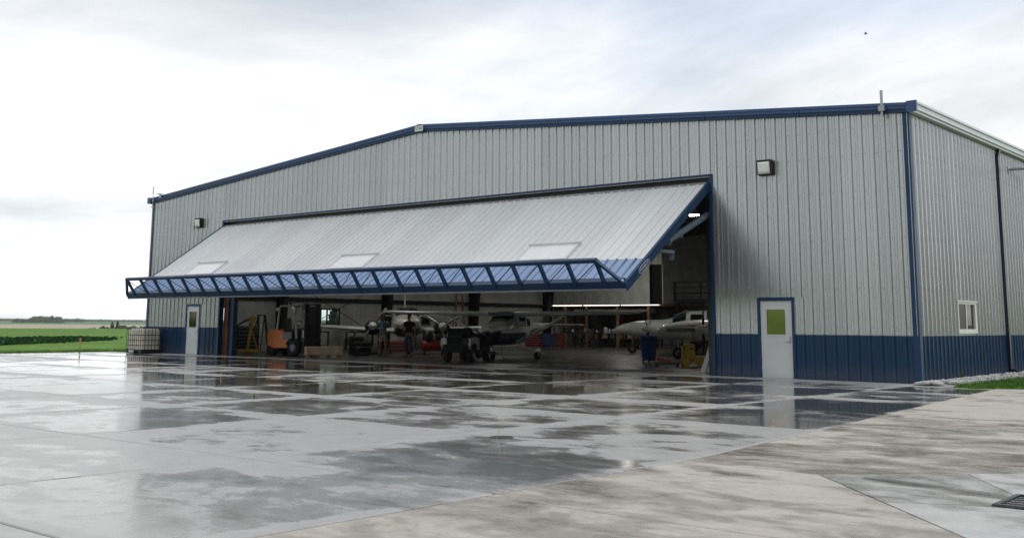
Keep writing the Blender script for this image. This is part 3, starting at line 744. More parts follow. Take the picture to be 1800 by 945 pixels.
# roof deck (two slopes), purlins and tapered frames
for s_ in (0, 1):
    m = MB(); xa = -Wd - .1 if s_ == 0 else .1
    za = He + .02; zr = He + RISE + .03
    p_ = [(xa, za), (-Wd / 2, zr), (-Wd / 2, zr + .1), (xa, za + .1)]
    if s_ == 1: p_ = p_[::-1]
    m.prism(p_, -.05, L, 'xz'); m.build('roof', 'galv', hang)
pu = MB()
for k in range(-11, 12):
    if k == 0: continue
    x = -Wd / 2 + k * 1.5; z = topz(x) - .10
    if -Wd + .3 < x < -.3: pu.box((x, L / 2, z), (.06, L - .5, .18))
pu.build('purlin', 'dark', hang, kind='stuff')
for k in range(0, 5):
    y = 7.2 * k if k else .62
    if k == 0: continue
    for s_ in (0, 1):
        m = MB(); sg = 1 if s_ == 0 else -1; x0 = -Wd + .16 if s_ == 0 else -.165
        P_ = [(x0, 0), (x0 + sg * .42, 0), (x0 + sg * .92, 5.9), (x0, 6.5)]
        if sg < 0: P_ = P_[::-1]
        m.prism(P_, y - .012, y + .012, 'xz')
        m.beam((x0 + sg * .42, y, 0), (x0 + sg * .92, y, 5.9), .26, .02, (1, 0, 0)); m.mm((x0 - .008, y - .13, 0), (x0 + .008, y + .13, 6.4))
        m.build('column', 'black', hang)
        m = MB(); xe = -Wd / 2
        P_ = [(x0, 5.85), (x0 + sg * .92, 5.75), (xe, 7.35), (xe, 7.95), (x0, 6.55)]
        if sg < 0: P_ = P_[::-1]
        m.prism(P_, y - .014, y + .014, 'xz'); m.beam((x0 + sg * .92, y, 5.75), (xe, y, 7.35), .26, .02, (1, 0, 0)); m.build('rafter', 'black', hang)
# rod bracing on the left wall bays
m = MB()
for a, b_ in ((7.4, 14.2), (14.2, 7.4)): m.cyl((-Wd + .45, a, 3.6), (-Wd + .45, b_, .5), .018, n=6)
m.build('brace_rod', 'black', hang)
# corner posts, jamb and head trim, rake fascia, gutter, downspout
for x, y in ((0, 0), (-Wd, 0)):
    m = MB(); s_ = 1 if x == 0 else -1
    m.prism([(x - s_ * .12, -.046), (x + s_ * .046, -.040), (x + s_ * .046, .14), (x + s_ * .004, .14), (x + s_ * .004, -.004), (x - s_ * .12, -.004)][::s_], Hb, He + .02)
    m.build('corner_trim', 'navy', hang)
    m = MB(); m.prism([(x - s_ * .12, -.048), (x + s_ * .048, -.042), (x + s_ * .048, .14), (x + s_ * .004, .14), (x + s_ * .004, -.004), (x - s_ * .12, -.004)][::s_], .0, Hb - .002); m.build('corner_trim', 'navy', hang)
m = MB(); m.mm((JR - .02, -.05, 0), (JR + .07, .17, HOP + .08)); m.build('jamb_trim', 'navy', hang)
m = MB(); m.mm((JL - .07, -.05, 0), (JL + .02, .17, HOP + .08)); m.build('jamb_trim', 'navy', hang)
m = MB(); m.mm((JL + .02, -.05, HOP + .02), (JR - .02, .17, HOP + .08)); m.build('head_trim', 'navy', hang)
m = MB(); m.mm((JL + .05, .18, HOP - .35), (JR - .05, .50, HOP + .3)); m.build('header_beam', 'black', hang)
m = MB(); m.mm((JL + .04, .18, 0), (JL + .34, .48, HOP - .36)); m.build('door_column', 'rust', hang)
m = MB(); m.mm((JL + .36, .24, 0), (JL + .62, .44, HOP - .36)); m.build('door_column', 'navy', hang)
m = MB(); m.mm((JR - .34, .30, 0), (JR - .06, .62, HOP - .36)); m.build('door_column', 'black', hang)
for s_ in (0, 1):
    xa, za = (-Wd - .16, He - .013) if s_ == 0 else (.02, He)
    xe, ze = -Wd / 2, He + RISE
    for (dz0, dz1, yy, nm, mt) in ((-.025, .065, -.105, 'rake_trim', 'navy'), (.068, .145, -.135, 'rake_trim', 'navy_lt'), (.148, .225, -.165, 'rake_trim', 'navy_lt')):
        m = MB(); n_ = 6
        for i in range(n_):                                   # lapped lengths
            f0, f1 = i / n_, (i + 1) / n_ - .0008
            p_ = [(xa + (xe - xa) * f0, za + (ze - za) * f0 + dz0), (xa + (xe - xa) * f1, za + (ze - za) * f1 + dz0), (xa + (xe - xa) * f1, za + (ze - za) * f1 + dz1), (xa + (xe - xa) * f0, za + (ze - za) * f0 + dz1)]
            m.prism(p_ if s_ == 0 else p_[::-1], yy, -.034, 'xz')
        m.build(nm, mt, hang)
m = MB(); m.prism([(-.16 - 17.345, 8.175 - .02), (.16 - 17.345, 8.175 - .02), (.16 - 17.345, 8.42), (-17.345, 8.445), (-.16 - 17.345, 8.42)], -.172, -.03, 'xz'); m.build('ridge_cap', 'navy', hang)
for s_, x0 in ((1, .03), (-1, -Wd - .03)):
    m = MB(); w_ = .20
    for (a, b_, wd) in ((He - .02, He + .045, .15), (He + .05, He + .185, .20), (He + .19, He + .25, .24)):
        m.mm((min(x0, x0 + s_ * wd), -.10, a), (max(x0, x0 + s_ * wd), L, b_))
    m.build('gutter', 'gutter' if s_ > 0 else 'navy_lt', hang)
    m = MB(); m.mm((min(x0, x0 + s_ * .262), -.168, He - .02), (max(x0, x0 + s_ * .262), -.102, He + .252)); m.build('gutter_end', 'navy_lt', hang)
ds = MB(); ds.mm((.036, 7.20, .12), (.135, 7.36, He - .25)); ds.beam((.085, 7.28, He - .26), (.14, 7.28, He - .03), .1, .14, (0, 1, 0)); ds.beam((.085, 7.28, .15), (.35, 7.28, .06), .1, .1)
ds.build('downspout', 'air_navy', hang)
# screws in girt rows
sc = MB()
for z in (.25, .95, 1.35, 2.35, 3.6, 4.85, 5.8, 6.5):
    for k in range(114):
        x = -Wd + .04 + k * Wd / 114
        if JL - .05 < x < JR + .05 and z < HOP + .1: continue
        if any(a - .03 < x < b_ + .03 for a, b_ in dz) and z < DTOP + .1: continue
        if x > -.25 or x < -Wd + .25: continue
        sc.box((x + .04, -.004, z), (.016, .012, .016))
    for k in range(110):
        y = .2 + k * .3
        if SWIN[0] - .1 < y < SWIN[1] + .1 and SWIN[2] - .1 < z < SWIN[3] + .1: continue
        sc.box((.004, y + .05, z), (.012, .016, .016))
sc.build('screws', 'dark', hang, kind='stuff')
# personnel doors
for d, w in DOORS:
    fr = MB()
    fr.mm((d - .085, -.045, 0), (d - .004, .13, DTOP - .07)); fr.mm((d + w + .004, -.045, 0), (d + w + .085, .13, DTOP - .07)); fr.mm((d - .085, -.047, DTOP - .07), (d + w + .085, .13, DTOP + .015))
    dr = fr.build('door', 'navy', hang)
    lf = MB(); wx0, wx1, wz0, wz1 = d + .17, d + w - .19, 1.15, 1.83
    y0, y1 = -.006, .038
    lf.mm((d, y0, .012), (d + w, y1, wz0)); lf.mm((d, y0, wz1), (d + w, y1, 2.048)); lf.mm((d, y0, wz0), (wx0, y1, wz1)); lf.mm((wx1, y0, wz0), (d + w, y1, wz1))
    lf.build('leaf', 'white', dr)
    b_ = MB()
    for (a, c_, e, g_) in ((wx0 - .02, wx1 + .02, wz0 - .022, wz0 + .006), (wx0 - .02, wx1 + .02, wz1 - .006, wz1 + .022)): b_.mm((a, y0 - .012, e), (c_, y0 - .001, g_))
    for (a, c_) in ((wx0 - .022, wx0 + .006), (wx1 - .006, wx1 + .022)): b_.mm((a, y0 - .011, wz0 + .007), (c_, y0 - .001, wz1 - .007))
    b_.build('glazing_bead', 'white_frame', dr)
    b_ = MB(); b_.mm((wx0 + .001, .012, wz0 + .001), (wx1 - .001, .02, wz1 - .001)); b_.build('pane', 'mirror_glass', dr)
    h = MB(); hx = d + w - .075; h.mm((hx - .028, y0 - .012, .93), (hx + .028, y0 - .001, 1.10), .004); h.cyl((hx, y0 - .012, .97), (hx, y0 - .055, .97), .013, n=8); h.cyl((hx + .01, y0 - .05, .97), (hx - .11, y0 - .05, .97), .011, n=8); h.cyl((hx, y0 - .012, 1.065), (hx, y0 - .02, 1.065), .016, n=10)
    h.build('handle', 'steel', dr)
    h = MB()
    for z in (.25, 1.03, 1.82): h.cyl((d - .002, y0 - .01, z - .055), (d - .002, y0 - .01, z + .055), .010, n=8)
    h.build('hinge', 'steel', dr)
    h = MB(); h.mm((d - .09, -.14, .004), (d + w + .09, .14, .011)); h.build('sill', 'steel', dr)
# sliding window of the side wall
y0, y1, z0, z1 = SWIN; ym = (y0 + y1) / 2 - .06
w = MB()
w.mm((-.05, y0, z0), (.05, y0 + .07, z1)); w.mm((-.05, y1 - .14, z0), (.05, y1, z1)); w.mm((-.05, y0 + .07, z0), (.05, y1 - .14, z0 + .12)); w.mm((-.05, y0 + .07, z1 - .06), (.05, y1 - .14, z1))
w.mm((-.02, ym - .03, z0 + .12), (.035, ym + .03, z1 - .06)); w.mm((-.03, y0 - .05, z1 + .002), (.075, y1 + .05, z1 + .035))
wo = w.build('window', 'white_frame', hang)
g_ = MB(); g_.mm((.016, y0 + .071, z0 + .121), (.022, ym - .031, z1 - .061)); g_.build('insect_screen', 'screen_glass', wo)
g_ = MB(); g_.mm((-.012, ym + .031, z0 + .121), (-.006, y1 - .141, z1 - .061)); g_.build('pane', 'dark_glass', wo)
g_ = MB(); g_.mm((-.8, 3.6, 0), (-.5, 4.1, 2.0))
cb = tag(g_.build('wood_cupboard', 'ply'), 'brown plywood cupboard seen through the side wall window', 'cupboard')

# interior floor
m = MB(); m.mm((-Wd + .01, -.02, -.3), (-.01, L, 0.002)); m.build('hangar_floor', 'floor', kind='structure')

# ================================================================ LIFT-UP DOOR
dA = Vector((0, -.07, 5.36)); dD = Vector((0, -.82, -.573)).normalized(); dN = Vector((0, -.573, .82)).normalized()
LEN, SB = 5.22, 3.97
door = thing('hangar_door', 'huge lift-up hangar door swung out level, grey ribbed skin, blue truss along its lip', 'hangar door')
rx = -atan2(.82, .573)
def dpos(x, s_, n=0.): return Vector((x, 0, 0)) + dA + dD * s_ + dN * n
ND = 26; dw = (JR - JL - .14) / ND
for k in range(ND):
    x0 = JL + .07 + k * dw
    for (s0, s1, mt, nm) in ((.0, SB - .004, 'door_sheet', 'door_panel'), (SB + .004, LEN - .202, 'door_navy_skylit', 'door_base_panel')):
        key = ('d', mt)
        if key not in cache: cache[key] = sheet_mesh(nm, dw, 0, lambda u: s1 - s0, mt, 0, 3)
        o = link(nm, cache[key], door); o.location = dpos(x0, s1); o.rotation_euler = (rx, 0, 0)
def dbox(m, x0, x1, s0, s1, n0, n1):
    vs = [dpos(x, s_, n) for x in (x0, x1) for s_ in (s0, s1) for n in (n0, n1)]
    m._add(vs, [(0, 1, 3, 2), (4, 6, 7, 5), (0, 4, 5, 1), (2, 3, 7, 6), (0, 2, 6, 4), (1, 5, 7, 3)])
for x0, x1 in ((JL + .01, JL + .09), (JR - .09, JR - .01)):
    m = MB(); dbox(m, x0, x1, -.05, LEN - .01, -.17, .055); m.build('edge_trim', 'navy', door)
m = MB(); dbox(m, JL + .092, JR - .092, -.10, -.004, -.16, .03); m.build('hinge_rail', 'galv', door)
m = MB()
for i in range(15):
    x = JL + .4 + i * (JR - JL - .8) / 14; m.cyl(dpos(x - .12, -.12, -.02), dpos(x + .12, -.12, -.02), .035, n=8)
m.build('hinge', 'dark', door)
m = MB(); dbox(m, JL + .092, JR - .092, LEN - .20, LEN - .02, -.11, .10); m.build('bottom_rail', 'navy', door)
m = MB(); dbox(m, JL + .03, JR - .03, LEN - .13, LEN + .005, -.150, -.112); m.build('bottom_seal', 'galv', door)
# steel frame under the skin
for s_ in (.9, 2.0, 3.0, 3.95): 
    m = MB(); dbox(m, JL + .095, JR - .095, s_ - .04, s_ + .04, -.12, -.01); m.build('girt', 'dark', door)
for i in range(9):
    x = JL + 1.3 + i * (JR - JL - 2.6) / 8
    m = MB(); dbox(m, x - .06, x + .06, .0, LEN - .22, -.26, -.122); m.build('frame_member', 'dark', door)
# truss standing off the lip
TS, TN = 5.19, .73; XA, XB = JL + .65, JR - .65
m = MB(); m.beam(dpos(XA - .04, TS, TN), dpos(XB + .04, TS, TN), .10, .10, dN); m.build('truss_chord', 'navy', door)
m = MB(); m.beam(dpos(XB, TS, TN), dpos(JR - .08, TS, .05), .075, .075, dN); m.build('truss_end_strut', 'navy', door)
m = MB(); m.beam(dpos(XA, TS, TN), dpos(JL + .08, TS, .05), .075, .075, dN); m.build('truss_end_strut', 'navy', door)
NB = 24; bw = (XB - XA) / NB
m = MB(); m.beam((0, 0, 0), TN * dN, .085, .085, (1, 0, 0)); pm = m.mesh('truss_post', 'navy')
for i in range(NB + 1):
    o = link('truss_post', pm, door); o.location = dpos(XA + i * bw, TS, 0)
rods = {}
for sgn in (1, -1):
    m = MB(); a, b_ = (Vector((0, 0, 0)), Vector((sgn * bw, 0, 0)) + dN * (TN - .04)); m.cyl(a + dN * .06, b_, .013, n=6); rods[sgn] = m.mesh('truss_rod', 'dark')
for i in range(NB):
    x = XA + i * bw
    if i < NB / 2 + .5: o = link('truss_rod', rods[-1], door); o.location = dpos(x + bw, TS, 0)
    else: o = link('truss_rod', rods[1], door); o.location = dpos(x, TS, 0)
m = MB(); m.sphere(dpos(JR - .10, TS - .02, .09), .05, (1, 1, 1), 8, 6); m.build('end_cap', 'galv', door)
# three flush windows
for xa, xc in ((-10.2, -8.40), (-18.48, -16.70), (-26.88, -25.08)):
    m = MB(); s0, s1, t = 3.03, 3.90, .055
    dbox(m, xa - .03, xc + .03, s0 - .02, s0 + t, .0, .105); dbox(m, xa, xc, s1 - t, s1, .0, .062); dbox(m, xa, xa + t, s0 + t, s1 - t, 0, .061); dbox(m, xc - t, xc, s0 + t, s1 - t, 0, .061)
    w = m.build('window', 'white_frame', door)
    m = MB(); dbox(m, xa + t, xc - t, s0 + t, s1 - t, .034, .044); m.build('pane', 'poly', w)
# maker's badge on the right edge
m = MB(); bx_ = JR - .008
def edge_pt(s_, n): return dpos(bx_, s_, n)
pts = []
for i in range(28):
    a = 2 * pi * i / 28; ca, sa = cos(a), sin(a); pts.append((4.22 + .30 * (abs(ca) ** .6) * (1 if ca >= 0 else -1) * 1.0, -.075 + .085 * (abs(sa) ** .8) * (1 if sa >= 0 else -1)))
def badge(name, mt, k, x0, x1):
    m = MB(); vs = [dpos(x, 4.22 + (p - 4.22) * (1 - k / .3), -.075 + (q_ + .075) * (1 - k / .085)) for x in (x0, x1) for p, q_ in pts]; n = 28
    m._add(vs, [tuple(range(n)), tuple(range(n, 2 * n))] + [(i, (i + 1) % n, n + (i + 1) % n, n + i) for i in range(n)]); return m.build(name, mt, door)
bo = badge('badge_rim', 'letter', .0, bx_, bx_ + .006); badge('badge_plate', 'navy', .014, bx_ + .001, bx_ + .009)
Xax = -dD; Yax = dN; Zax = Xax.cross(Yax)
if Zax.x < 0: Yax = -dN; Zax = Xax.cross(Yax)
Rm = Matrix((Xax, Yax, Zax)).transposed().to_euler()
text('badge_lettering', 'POWERLIFT', .088, 'letter', door, dpos(bx_ + .0105, 4.22, -.075), Rm, .0015)
# hydraulic ram at the right jamb and its twin on the left
for x, lab in ((JR - .24, None), (JL + .78, None)):
    m = MB(); a, b_ = Vector((x, .25, 4.53)), Vector((x, -1.95, 3.64)); d = (b_ - a).normalized()
    m.cyl(a, b_, .095, n=16); m.cyl(b_, b_ + d * .06, .115, n=16); m.cyl(a - d * .02, a + d * .1, .105, n=16); m.cyl(a + d * 1.1, a + d * 1.13, .10, n=16)
    rm = m.build('hydraulic_ram', 'cyl', door)
    m = MB(); e = b_ + d * .95; m.cyl(b_ + d * .06, e, .045, n=12); m.build('ram_rod', 'chrome', rm)
    m = MB(); m.box(a + d * 1.6 + Vector((0, 0, -.13)), (.05, .06, .06)); m.cyl(a + d * 1.6 + Vector((0, 0, -.09)), a + d * 1.6 + Vector((0, 0, -.16)), .02, n=8); m.box(b_ + d * -.1 + Vector((0, 0, -.13)), (.05, .06, .05)); m.build('hose_port', 'galv', rm)
m = MB(); m.mm((JR - .30, -2.60, 3.30), (JR - .12, -1.80, 3.38)); m.mm((JR - .29, -1.83, 3.12), (JR - .14, -1.799, 3.298)); m.build('ram_bracket', 'cyl', door)

# ================================================================ FITTINGS ON THE BUILDING
def wall_light(x, z, s_, label):
    t = thing('wall_light', label, 'wall light', (x, -.035, z), 0, 'box lights on the front wall')
    m = MB(); m.prism([(-.02, -.20), (-.20 * s_, -.18), (-.24 * s_, .19), (-.02, .21)][::-1], -.22 * s_, .22 * s_, 'yz'); m.build('housing', 'black', t)
    m = MB(); a, b_ = -.20 * s_, -.24 * s_
    m._add([(-.19 * s_, a - .004, -.165), (.19 * s_, a - .004, -.165), (.19 * s_, b_ - .002, .16), (-.19 * s_, b_ - .002, .16), (-.17 * s_, a - .045, -.11), (.17 * s_, a - .045, -.11), (.17 * s_, b_ - .03, .12), (-.17 * s_, b_ - .03, .12)], [(4, 5, 6, 7), (0, 1, 5, 4), (1, 2, 6, 5), (2, 3, 7, 6), (3, 0, 4, 7)])
    m.build('lens', 'lens', t)
    m = MB(); m.mm((-.23 * s_, -.255 * s_, .196), (.23 * s_, -.02, .215)); m.build('hood', 'black', t)
MT['lens'] = pbr('frosted_lens', (.82, .86, .84), .15, 0, .05, 4)
wall_light(-3.9, 5.66, .92, 'large black box light with frosted lens on the wall right of the big opening')
wall_light(-30.78, 5.62, .88, 'smaller looking black box light with pale lens on the wall left of the big opening')
t = thing('flood_light', 'grey floodlight on a short arm sticking out of the side wall', 'flood light', (.03, 8.56, 6.27))
m = MB(); m.box((.015, 0, 0), (.04, .18, .18)); m.build('base_plate', 'galv', t)
m = MB(); m.cyl((.03, 0, 0), (.72, 0, .0), .045, n=12); m.build('arm', 'galv', t)
m = MB(); m.cyl((.72, 0, 0), (.80, 0, 0), .075, n=14); m.box((1.05, 0, .01), (.5, .34, .12), None, .03); m.build('head', 'galv', t)
m = MB(); m.box((1.05, 0, -.062), (.42, .27, .02)); m.build('lens', 'lens', t)
t = thing('roof_mast', 'short stout white pipe mast clamped to the right end of the roof edge', 'mast', (-.57, -.20, 6.70))
m = MB(); m.cyl((0, 0, .13), (0, 0, .66), .038, n=12); m.cyl((0, 0, .66), (0, 0, .67), .042, n=12); m.build('pipe', 'galv', t)
m = MB(); m.box((0, -.01, .20), (.15, .10, .14)); m.box((0, .0, .06), (.05, .05, .14)); m.build('bracket', 'galv', t)
t = thing('roof_antenna', 'thin whip antenna standing on the left end of the roof edge', 'antenna', (-34.45, -.21, 6.55))
m = MB(); m.cyl((0, 0, 0), (0, 0, .62), .016, n=8); m.cyl((0, 0, .62), (0, 0, .95), .028, .02, n=8); m.build('whip', 'galv', t)
m = MB(); m.box((0, .02, .02), (.22, .05, .05)); m.build('clamp', 'galv', t); m = MB(); m.box((0, .02, .30), (.08, .06, .08)); m.build('clamp', 'galv', t)
t = thing('roof_vent_cap', 'small pale flat cap on a stub beside the whip antenna', 'vent cap', (-33.85, -.21, 6.95))
m = MB(); m.cyl((0, 0, 0), (0, 0, .16), .05, n=10); m.build('stub', 'gutter', t); m = MB(); m.cyl((0, 0, .16), (0, 0, .20), .15, .11, n=12); m.build('cap', 'gutter', t)
t = thing('maker_sign', 'small white nameplate with dark letters at the roof peak', 'sign', (-17.33, -.176, 8.28))
m = MB(); m.box((0, -.008, 0), (.40, .015, .20), None); m.build('plate', 'letter', t)
text('lettering', 'STAR', .145, 'letter_dark', t, (.0, -.0165, 0), (pi / 2, 0, 0), .001)
t = thing('bird', 'tiny dark bird flying in the pale sky above the roof', 'bird', (-13.6, 32.5, 18.2), .4)
t.scale = (.45, .45, .45)
m = MB(); m.sphere((0, 0, 0), .09, (2.0, .8, .8), 10, 6); m.sphere((.2, 0, .03), .05, (1.2, .9, .9), 8, 5); m.cyl((.24, 0, .03), (.31, 0, .02), .015, .003, 6)
for s_ in (-1, 1): m._add([(.10, s_ * .05, .02), (-.10, s_ * .05, .02), (-.16, s_ * .40, .12), (-.02, s_ * .45, .13), (-.16, s_ * .72, .02)], [(0, 1, 2, 3), (3, 2, 4)])
m._add([(-.14, .03, 0), (-.14, -.03, 0), (-.36, -.08, 0), (-.36, .08, 0)], [(0, 1, 2, 3)]); m.build('body', 'black', t)

# ================================================================ TANK BY THE LEFT CORNER
t = thing('caged_tank', 'cream plastic liquid tank in a black wire cage on a pallet, by the left corner', 'liquid tank', (-33.6, -.75, .006))
m = MB(); m.box((0, 0, .62), (1.12, .92, .90), None, .07); m.build('tank', 'tank', t)
m = MB(); m.cyl((0, 0, 1.06), (0, 0, 1.14), .10, n=14); m.build('lid', 'black', t)
def cage(ax, d):
    m = MB()
    return m
hb, vb = MB(), MB(); hb.mm((-.60, -.50, -.011), (.60, -.487, .011)); hb.mm((-.60, .487, -.011), (.60, .50, .011)); hb.mm((-.60, -.486, -.011), (-.587, .486, .011)); hb.mm((.587, -.486, -.011), (.60, .486, .011)); hm = hb.mesh('cage_hoop', 'dark')
for z in (.17, .36, .58, .80, 1.04):
    o = link('cage_hoop', hm, t); o.location = (0, 0, z)
vb.cyl((0, 0, .15), (0, 0, 1.06), .012, n=6); vm = vb.mesh('cage_bar', 'dark')
for i in range(8):
    for s_ in (-1, 1):
        o = link('cage_bar', vm, t); o.location = (-.57 + i * 1.14 / 7, s_ * .513, 0)
for i in range(1, 6):
    for s_ in (-1, 1):
        o = link('cage_bar', vm, t); o.location = (s_ * .613, -.49 + i * .98 / 6, 0)
m = MB(); m.box((0, 0, .135), (1.2, 1.0, .05))
for x in (-.5, 0, .5): m.box((x, 0, .06), (.16, .98, .10)) 
m.build('pallet', 'black', t)
m = MB(); m.box((-.15, -.515, .10), (.36, .02, .09)); m.build('label_plate', 'letter', t)

# ================================================================ AIRCRAFT
def sup(n, w, h0, h1, e=2.4, x=0., y=0., z=0.):
    """cross-section ring in the y-z plane; h0 below, h1 above the centre"""
    P = []
    for i in range(n):
        a = 2 * pi * i / n; c_, s_ = cos(a), sin(a)
        P.append(Vector((x, y + w * math.copysign(abs(c_) ** (2 / e), c_), z + (h1 if s_ > 0 else h0) * math.copysign(abs(s_) ** (2 / e), s_))))
    return P
def fuselage(m, st, n=20, mi_split=None, cap=(True, True)):
    R = [sup(n, w, h0, h1, e, x, 0, z) for x, z, w, h0, h1, e in st]
    if mi_split is None: m.rings(R, cap); return R
    o0 = len(m.v); m.rings(R, (False, False))
    for k in range(len(m.f)):
        ce = sum((m.v[i] for i in m.f[k]), Vector()) / len(m.f[k])
        m.mi[k] = mi_split(ce)
    for j, c_ in enumerate(cap):
        if c_: m._add(R[0 if j == 0 else -1], [tuple(range(n))], False, 1)
    return R
def foil(ch, th, x, y, z, n=7):
    """aerofoil ring, leading edge at x, chord running aft (-x)"""
    up, lo = [], []
    for i in range(n + 1):
        t_ = i / n; u = t_ * t_ * .6 + t_ * .4; yt = 5 * th * (.2969 * sqrt(u) - .126 * u - .3516 * u * u + .2843 * u ** 3 - .1015 * u ** 4)
        up.append(Vector((x - u * ch, y, z + yt * ch * 1.1))); lo.append(Vector((x - u * ch, y, z - yt * ch * .8)))
    return up + lo[::-1][1:-1]
def wing(secs, name, mats, parent): 
    m = MB(); m.rings([foil(*s_) for s_ in secs], (True, True)); return m.build(name, mats, parent)
def wheel(m, c_, r, w, axis='y', n=18):
    m.lathe([(r * .55, -w / 2), (r * .9, -w / 2), (r, -w * .28), (r, w * .28), (r * .9, w / 2), (r * .55, w / 2)], c_, axis, n)
def hubcap(m, c_, r, w, axis='y', n=12):
    m.lathe([(.001, -w * .42), (r * .4, -w * .46), (r * .56, -w * .36), (r * .56, w * .36), (r * .4, w * .46), (.001, w * .42)], c_, axis, n)
def fin(name, pts, th, y, mat, parent):
    m = MB(); m.prism(pts, y - th / 2, y + th / 2, 'xz'); return m.build(name, mat, parent)

# --- high-wing single at the centre
ca = thing('light_aircraft', 'white over navy high-wing single-engine plane with wing struts, nose to the doorway', 'airplane', (-18.84, 6.61, .002), radians(-71))
st = [(2.28, 1.00, .20, .22, .12, 2.2), (2.22, 1.02, .40, .40, .26, 2.6), (1.9, 1.03, .47, .46, .34, 2.6), (1.3, 1.03, .53, .48, .42, 2.8), (.95, 1.03, .55, .50, .46, 3), (.3, 1.05, .56, .50, .80, 4), (-.7, 1.06, .55, .48, .80, 4), (-1.3, 1.10, .48, .44, .66, 3.5), (-2.2, 1.18, .33, .36, .34, 3), (-3.6, 1.26, .20, .22, .20, 2.6), (-5.1, 1.33, .07, .10, .12, 2)]
m = MB(); fuselage(m, st, 24, lambda c_: 0 if c_.z > 1.08 and c_.x > .9 or c_.z > .95 and c_.x <= .9 and c_.x > -1.5 or c_.z > 1.2 and c_.x < -1.5 else 1); m.build('fuselage', ['aircraft', 'air_navy'], ca)
m = MB(); m.cyl((2.26, 0, 1.0), (2.36, 0, 1.0), .10, n=14); m.cyl((2.36, 0, 1.0), (2.40, 0, 1.0), .06, n=12); m.build('propeller_hub', 'dark', ca)
for s_ in (-1, 1):
    m = MB(); m.lathe([(.001, 0), (.09, .0), (.09, .02), (.001, .02)], (2.24, s_ * .24, .98), 'x', 12); m.build('cooling_inlet', 'black', ca)
    m = MB(); m.sphere((2.2, s_ * .16, .74), .035, (1, 1, 1), 8, 6); m.build('landing_light', 'letter', ca)
m = MB(); R = [sup(24, .50, .2, .50, 3, .93, 0, 1.10), sup(24, .555, .2, .78, 4, .34, 0, 1.10)]
m.rings([[p + Vector((.012, 0, .012)) for p in r[1:12]] for r in R], (False, False), True, False); m.build('windscreen', 'dark_glass', ca)
m = MB(); m.mm((-.55, -.52, 1.70), (.86, .52, 1.86)); m.build('cabin_cover', 'air_navy', ca)
for s_ in (-1, 1):
    m = MB(); y = s_ * .566
    m.mm((-.55, y - .008, 1.28), (.33, y + .008, 1.68)); pn = m.build('door_window', 'dark_glass', ca)
    m = MB(); y = s_ * .570
    for a, b_ in (((-.62, 1.66), (.34, 1.72)), ((-.62, 1.22), (.38, 1.28)), ((-.62, 1.28), (-.55, 1.66)), ((.30, 1.28), (.36, 1.66))): m.mm((a[0], y - .016, a[1]), (b_[0], y + .016, b_[1]))
    m.build('door_frame', 'aircraft', ca)
    m = MB(); m.mm((-1.15, s_ * .53 - .01, 1.30), (-.70, s_ * .53 + .02 * s_, 1.62)); m.build('rear_window', 'dark_glass', ca)
    wing([(1.52, .13, .72, s_ * .0, 1.76), (1.52, .13, .72, s_ * 2.5, 1.79), (1.15, .12, .64, s_ * 5.2, 1.84), (.95, .06, .52, s_ * 5.42, 1.85)], 'wing', 'air_grey', ca)
    m = MB(); m.beam((.42, s_ * .50, .66), (.42, s_ * 2.55, 1.72), .06, .09, (1, 0, 0)); m.build('wing_strut', 'aircraft', ca)
    m = MB(); m.beam((.05, s_ * .40, .62), (0, s_ * 1.22, .30), .10, .035, (0, 0, 1)); m.build('gear_leg', 'aircraft', ca)
    m = MB(); wheel(m, (0, s_ * 1.27, .20), .20, .16); wh = m.build('wheel', 'rubber', ca); m = MB(); hubcap(m, (0, s_ * 1.27, .20), .2, .16); m.build('hub', 'galv', wh)
    m = MB(); m.rings([sup(12, .02, .03, .03, 2, .28, s_ * 1.27, .30), sup(12, .10, .06, .13, 2.4, .1, s_ * 1.27, .31), sup(12, .11, .06, .15, 2.4, -.05, s_ * 1.27, .31), sup(12, .03, .04, .05, 2, -.38, s_ * 1.27, .32)]); m.build('wheel_fairing', 'aircraft', ca)
    wing([(.95, .09, -4.35, 0, 1.36), (.62, .09, -4.55, s_ * 1.65, 1.36)], 'tailplane', 'air_grey', ca)
m = MB(); m.cyl((1.66, 0, .72), (1.66, 0, .38), .045, n=10); m.cyl((1.66, 0, .60), (1.66, 0, .38), .06, n=10); m.mm((1.60, -.09, .33), (1.72, .09, .38)); m.build('nose_strut', 'steel', ca)
m = MB(); wheel(m, (1.63, 0, .18), .18, .14); m.build('nose_wheel', 'rubber', ca)
fin('tail_fin', [(-3.9, 1.42), (-5.0, 1.42), (-5.35, 2.62), (-4.95, 2.62), (-4.5, 1.75)], .09, 0, 'air_navy', ca)
m = MB(); m.tube([(1.3, .25, .55), (1.32, .26, .30), (1.2, .28, .05), (.7, .35, .02)], .012, 6); m.build('ground_cable', 'black', ca)

